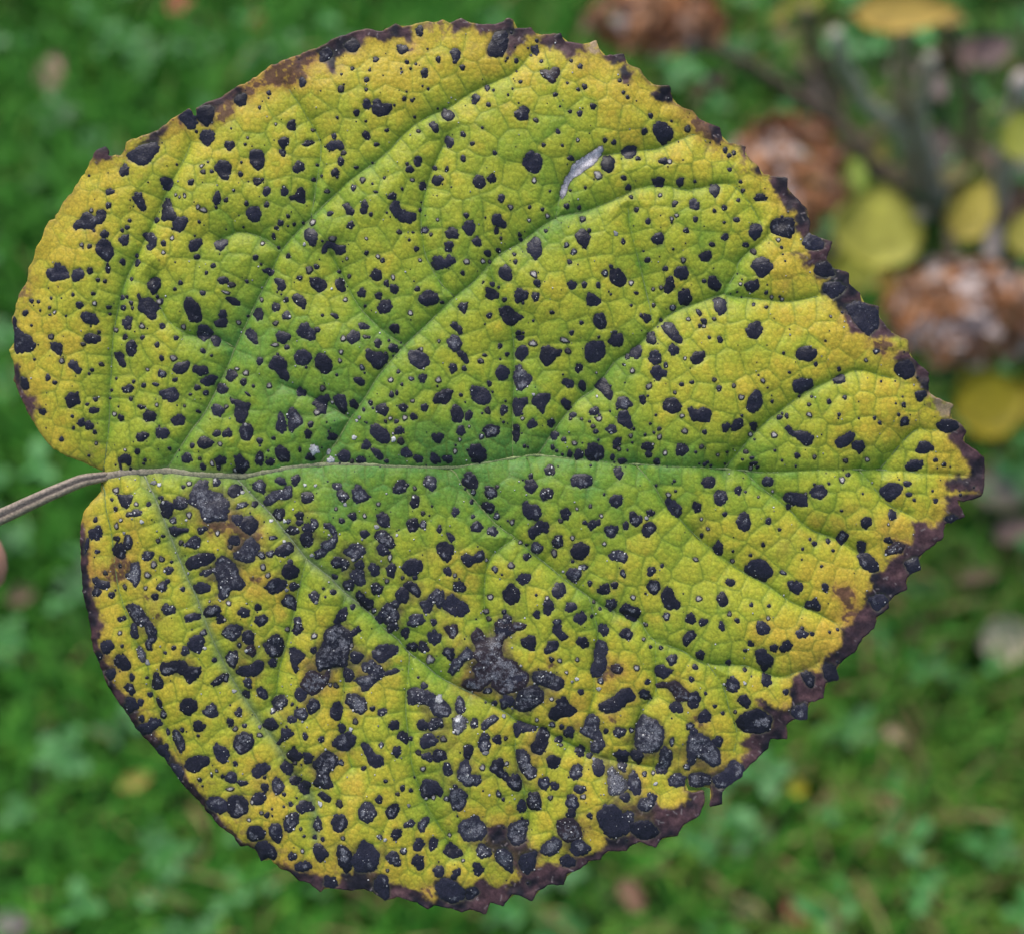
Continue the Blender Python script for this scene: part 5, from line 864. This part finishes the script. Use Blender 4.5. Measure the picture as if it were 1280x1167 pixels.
FALLEN = [
 (225, 4, 34, 28, 20, (.62, .12, .11), 'small coral-red fallen leaf lying in the grass'),
 (62, 94, 70, 30, 72, (.46, .26, .21), 'pinkish brown narrow fallen leaf standing in the grass'),
 (322, 30, 30, 18, 75, (.26, .10, .03), 'tiny rusty brown fallen leaf in the grass above the spotted leaf'),
 (1262, 800, 78, 52, 8, (.66, .56, .38), 'pale cream rounded fallen leaf lying on the lawn'),
 (1001, 1139, 52, 26, -25, (.30, .11, .06), 'reddish brown curled fallen leaf on the lawn'),
 (1105, 1008, 74, 24, -35, (.33, .24, .10), 'long straw-coloured dead leaf lying on the yellowing lawn'),
 (1120, 918, 36, 16, -30, (.36, .26, .16), 'small tan leaf scrap on the lawn'),
 (1252, 612, 80, 46, -12, (.30, .24, .17), 'grey-tan broad fallen leaf beside the tip of the spotted leaf'),
 (997, 984, 24, 18, 0, (.42, .36, .02), 'tiny bright yellow leaf in the lawn'),
 (936, 1133, 34, 18, 5, (.38, .32, .14), 'small yellowish tan leaf scrap on the lawn'),
 (790, 1118, 50, 26, -60, (.24, .13, .08), 'dull brown-pink fallen leaf half sunk in green grass'),
 (26, 742, 40, 22, 15, (.17, .12, .065), 'dull tan fallen leaf beside the fingertip'),
 (168, 975, 46, 20, 20, (.30, .25, .05), 'olive-yellow fallen leaf in deep green grass'),
 (14, 1152, 40, 26, -10, (.22, .17, .17), 'greyish purple fallen leaf in deep green grass'),
 (1270, 660, 60, 28, 20, (.20, .13, .10), 'dark brown fallen leaf beside the grey-tan one'),
]
for i, (px, py, w, h, rot, c, lab) in enumerate(FALLEN):
    z = .035; m = px_m(px, py, z); p = at(px, py, z); V, F = leaf_shape(w*m, h*m*1.15, .2, .25, 1, .0009, i)
    V = orient(V, (0, 0, 0), R(rot), rng.normal()*.12, rng.normal()*.15) @ np.array(Matrix.Rotation(.48, 3, 'X')).T
    o = link('fallen_leaf', mesh_faces('fallen_leaf', V, F, np.tile(c, (len(V), 1))), M_DRY); o.location = p
    tag(o, lab, 'fallen leaf', 'fallen leaves on the lawn')
# dead leaf litter under the shrub
bl = Bag()
for q in range(240):
    x = bed.x+.10+rng.normal()*.20; y = bed.y+.02+rng.normal()*.24; V, F = leaf_shape(rng.uniform(.018, .05), rng.uniform(.012, .03), .3, .3, 1, .0008, q)
    if x < .12: continue
    c = [(.075, .045, .028), (.11, .07, .05), (.04, .028, .02), (.16, .10, .06), (.10, .085, .03), (.15, .11, .10)][rng.integers(6)]
    bl.add(orient(V, (x, y, .012+rng.random()*.03), rng.random()*6.3, rng.normal()*.35, rng.normal()*.35), F, c)
tag(link('leaf_litter', bl.mesh('leaf_litter'), M_DRY), 'brown dead leaf litter under the shrub', 'leaf litter', kind='stuff')
# ---- shrub with dried flower heads
shrub = empty('hydrangea_shrub', Matrix.Translation(bed))
tag(shrub, 'leggy shrub with yellow autumn leaves and brown dried flower heads', 'shrub')
def stem(pts, r0, r1, c):
    P = smooth_line([np.array(at(a, b, z)-bed) for a, b, z in pts], .012); P = P+rng.normal(size=P.shape)*.0008
    V, F = tube(P, np.linspace(r0, r1, len(P))*1.5, 7)
    link('stem', mesh_faces('stem', np.array(V), F, np.tile(c, (len(V), 1))), M_BARK, shrub)
G1, G2c, G3 = (.32, .29, .19), (.42, .36, .31), (.14, .11, .07)
stem([(1160, 262, 0), (1140, 215, .06), (1128, 165, .14), (1092, 138, .20), (1058, 92, .26), (1046, 42, .32)], .0055, .0035, (.36, .36, .27))
stem([(1165, 262, 0), (1150, 225, .05), (1128, 150, .15), (1124, 90, .22), (1128, 45, .30), (1133, 24, .33)], .0065, .0035, G1)
stem([(1172, 264, 0), (1166, 215, .06), (1148, 150, .16), (1158, 100, .22), (1160, 70, .26)], .0055, .0035, (.36, .35, .27))
stem([(1238, 262, 0), (1244, 258, .05), (1250, 236, .12), (1256, 200, .20), (1268, 150, .28), (1275, 100, .36)], .006, .004, G2c)
stem([(1238, 262, 0), (1242, 300, .10), (1236, 330, .20), (1212, 372, .27)], .005, .0035, (.24, .20, .18))
stem([(1180, 262, 0), (1215, 150, .10), (1195, 80, .2), (1180, 30, .3)], .004, .003, G3)
stem([(1158, 262, 0), (1120, 262, .10), (1060, 250, .18), (1000, 232, .25)], .0042, .003, (.12, .085, .06))
stem([(1155, 258, 0), (1060, 170, .06), (950, 90, .14), (840, 45, .22)], .0042, .003, (.12, .085, .06))
stem([(1185, 270, 0), (1192, 330, .05), (1215, 420, .08), (1236, 490, .12)], .0035, .0025, G3)
stem([(1160, 266, 0), (1130, 280, .16), (1100, 285, .30)], .004, .003, G1)
stem([(1150, 262, 0), (1078, 200, .12), (1045, 130, .16), (1020, 70, .2), (1005, 10, .25)], .004, .003, G3)
SLEAF = [  # px, py, length, width, turn, colour, height
 (1132, 14, 138, 48, 4, (.55, .37, .07), .345), (1096, 282, 116, 96, 80, (.42, .40, .055), .31), (1060, 218, 54, 42, 60, (.26, .37, .04), .28),
 (1070, 330, 70, 56, 75, (.38, .40, .05), .27), (1216, 262, 92, 50, 62, (.44, .36, .05), .29), (1274, 168, 70, 44, 80, (.38, .40, .05), .33),
 (1240, 503, 104, 74, 20, (.40, .32, .01), .12), (1282, 290, 66, 40, 70, (.38, .34, .05), .3), (1112, 352, 60, 26, -10, (.42, .25, .04), .2),
 (1282, 498, 60, 50, 10, (.40, .30, .02), .11), (1008, 0, 52, 24, 15, (.40, .40, .05), .25), (975, 16, 36, 16, 50, (.36, .32, .05), .23),
 (1102, 188, 30, 18, 60, (.42, .36, .07), .15), (1195, 215, 50, 20, 25, (.30, .26, .09), .12), (1188, 22, 44, 18, 0, (.34, .24, .06), .33), (1240, 62, 62, 34, 30, (.17, .11, .10), .2), (1210, 65, 46, 28, 70, (.27, .17, .14), .2)]
for i, (px, py, l, w, rot, c, z) in enumerate(SLEAF):
    m = px_m(px, py, z); V, F = leaf_shape(l*m, w*m*1.2, .15, .12, .95, .0007, 50+i); c = np.array(c)
    vv = V[:, 1]/(np.abs(V[:, 1]).max()+1e-9); cc = .74*c*(1-.12*np.abs(vv))[:, None]*(1+rng.normal(size=(len(V), 1))*.05)
    V = orient(V, (0, 0, 0), R(rot), .10, rng.normal()*.12) @ np.array(Matrix.Rotation(.55, 3, 'X')).T
    lf = link('leaf', mesh_faces('leaf', V, F, cc), M_DRY, shrub); lf.location = at(px, py, z)-bed
    V, F = tube(np.array([V[2]+np.array([0, 0, .0005]), V[4*5+2]*.3+V[2]*.7, V[4*5+2]])+np.array([0, 0, .0006]), [.0009, .0007, .0004], 5)
    link('leaf_midrib', mesh_faces('leaf_midrib', np.array(V), F, np.tile(c*.8+.03, (len(V), 1))), M_DRY, lf)
def head(px, py, w, h, z, seed, pale):
    r = np.random.default_rng(seed); m = px_m(px, py, z); ctr = np.array(at(px, py, z)-bed); b = Bag(); rx = w*m/2; ry = h*m/2
    for q in range(420):
        u = r.normal(size=3); u /= np.linalg.norm(u); u[2] = abs(u[2])*.9+.1*u[2]; k = r.uniform(.72, 1.04)
        p = ctr+np.array([u[0]*rx, u[1]*ry, u[2]*min(rx, ry)*.8])*k; n = Vector(u+r.normal(size=3)*.35).normalized(); M = np.array(n.to_track_quat('Z', 'Y').to_matrix())
        c = np.array([(.20, .085, .035), (.27, .12, .05), (.13, .055, .028), (.33, .17, .09), (.24, .14, .09)][r.integers(5)])*(.9+.8*r.random())
        if r.random() < pale: c = np.array([.50, .40, .36])*(.7+.5*r.random())
        a0 = r.random()*6.3; s = r.uniform(.005, .0085)
        for pt in range(4):
            a = a0+pt*math.pi/2; dx, dy = math.cos(a), math.sin(a); cu = r.uniform(-.1, .6)
            Q = np.array([(0, 0, 0), (dx*.6-dy*.45, dy*.6+dx*.45, .15*cu), (dx*1.05, dy*1.05, .5*cu), (dx*.6+dy*.45, dy*.6-dx*.45, .22*cu)])*s
            b.add(Q @ M.T+p, [[0, 3, 2, 1]], c*(.85+.3*r.random()))
    V, F = [], []                                                  # inner stalks that carry the florets
    for q in range(26):
        u = r.normal(size=3); u /= np.linalg.norm(u); u[2] = abs(u[2]); e = ctr+np.array([u[0]*rx, u[1]*ry, u[2]*min(rx, ry)*.8])*.85
        tv, tf = tube([ctr-np.array([0, 0, .012]), (ctr+e)/2+np.array([0, 0, -.004]), e], [.0011, .0009, .0006], 4); b.add(tv, tf, (.11, .06, .035))
    link('flower_head', b.mesh('flower_head', False), M_PETAL, shrub)
head(822, 30, 170, 112, .23, 1, .07); head(985, 226, 150, 190, .27, 2, .12); head(1205, 396, 205, 150, .28, 3, .24)
# ---- the hand that holds the stalk (only a fingertip reaches into view)
def hp(px, py, h):                                                # leaf-frame point seen at a photo pixel, h metres nearer than the leaf
    k = (D_LEAF-h)/D_LEAF; return Vector(((px-640)*PX*k, -(py-583.5)*PX*k, h))
hm = bpy.data.meshes.new('hand'); hv = []; hr = []; hed = []
def chain(start, pts):
    prev = start
    for p, r in pts:
        hv.append(p); hr.append(r); 
        if prev is not None: hed.append((prev, len(hv)-1))
        prev = len(hv)-1
    return prev
w0 = chain(None, [(hp(-1050, 1330, -.045), .026)]); arm = chain(w0, [(hp(-1300, 1620, -.05), .030), (hp(-1700, 2100, -.055), .036)])
pm = chain(w0, [(hp(-860, 1150, -.05), .025)])
i0 = chain(pm, [(hp(-640, 900, -.040), .014), (hp(-420, 800, -.046), .0098), (hp(-260, 745, -.030), .0085), (hp(-180, 712, -.0085), .0078), (hp(-128, 696, -.0066), .0064)])
m0_ = chain(pm, [(hp(-610, 960, -.055), .0145), (hp(-330, 830, -.075), .0100), (hp(-110, 735, -.066), .0088), (hp(-38, 704, -.056), .0080), (hp(-16, 698, -.052), .0066)])
r0_ = chain(pm, [(hp(-650, 1060, -.062), .0140), (hp(-400, 960, -.085), .0096), (hp(-250, 880, -.070), .0084), (hp(-210, 850, -.055), .0070)])
l0_ = chain(pm, [(hp(-720, 1160, -.064), .0130), (hp(-520, 1090, -.082), .0084), (hp(-420, 1020, -.068), .0074), (hp(-400, 985, -.055), .0062)])
t0_ = chain(w0, [(hp(-760, 1010, -.018), .0165), (hp(-520, 850, .006), .0120), (hp(-300, 755, .016), .0098), (hp(-190, 710, .0078), .0088), (hp(-140, 697, .0064), .0070)])
hm.from_pydata(hv, hed, []); hand = link('hand', hm, M_SKIN); hand.matrix_world = leaf_m
md = hand.modifiers.new('Skin', 'SKIN'); md.use_smooth_shade = True
for i, d in enumerate(hm.skin_vertices[0].data if hm.skin_vertices else []): d.radius = (hr[i], hr[i])
if not hm.skin_vertices:
    import bmesh
    bm = bmesh.new(); bm.from_mesh(hm); ly = bm.verts.layers.skin.verify(); bm.verts.ensure_lookup_table()
    for i, v in enumerate(bm.verts): v[ly].radius = (hr[i], hr[i]); v[ly].use_root = (i == w0)
    bm.to_mesh(hm); bm.free()
sb = hand.modifiers.new('Subsurf', 'SUBSURF'); sb.levels = 2; sb.render_levels = 2
tag(hand, 'bare hand pinching the leaf stalk between thumb and forefinger', 'hand')
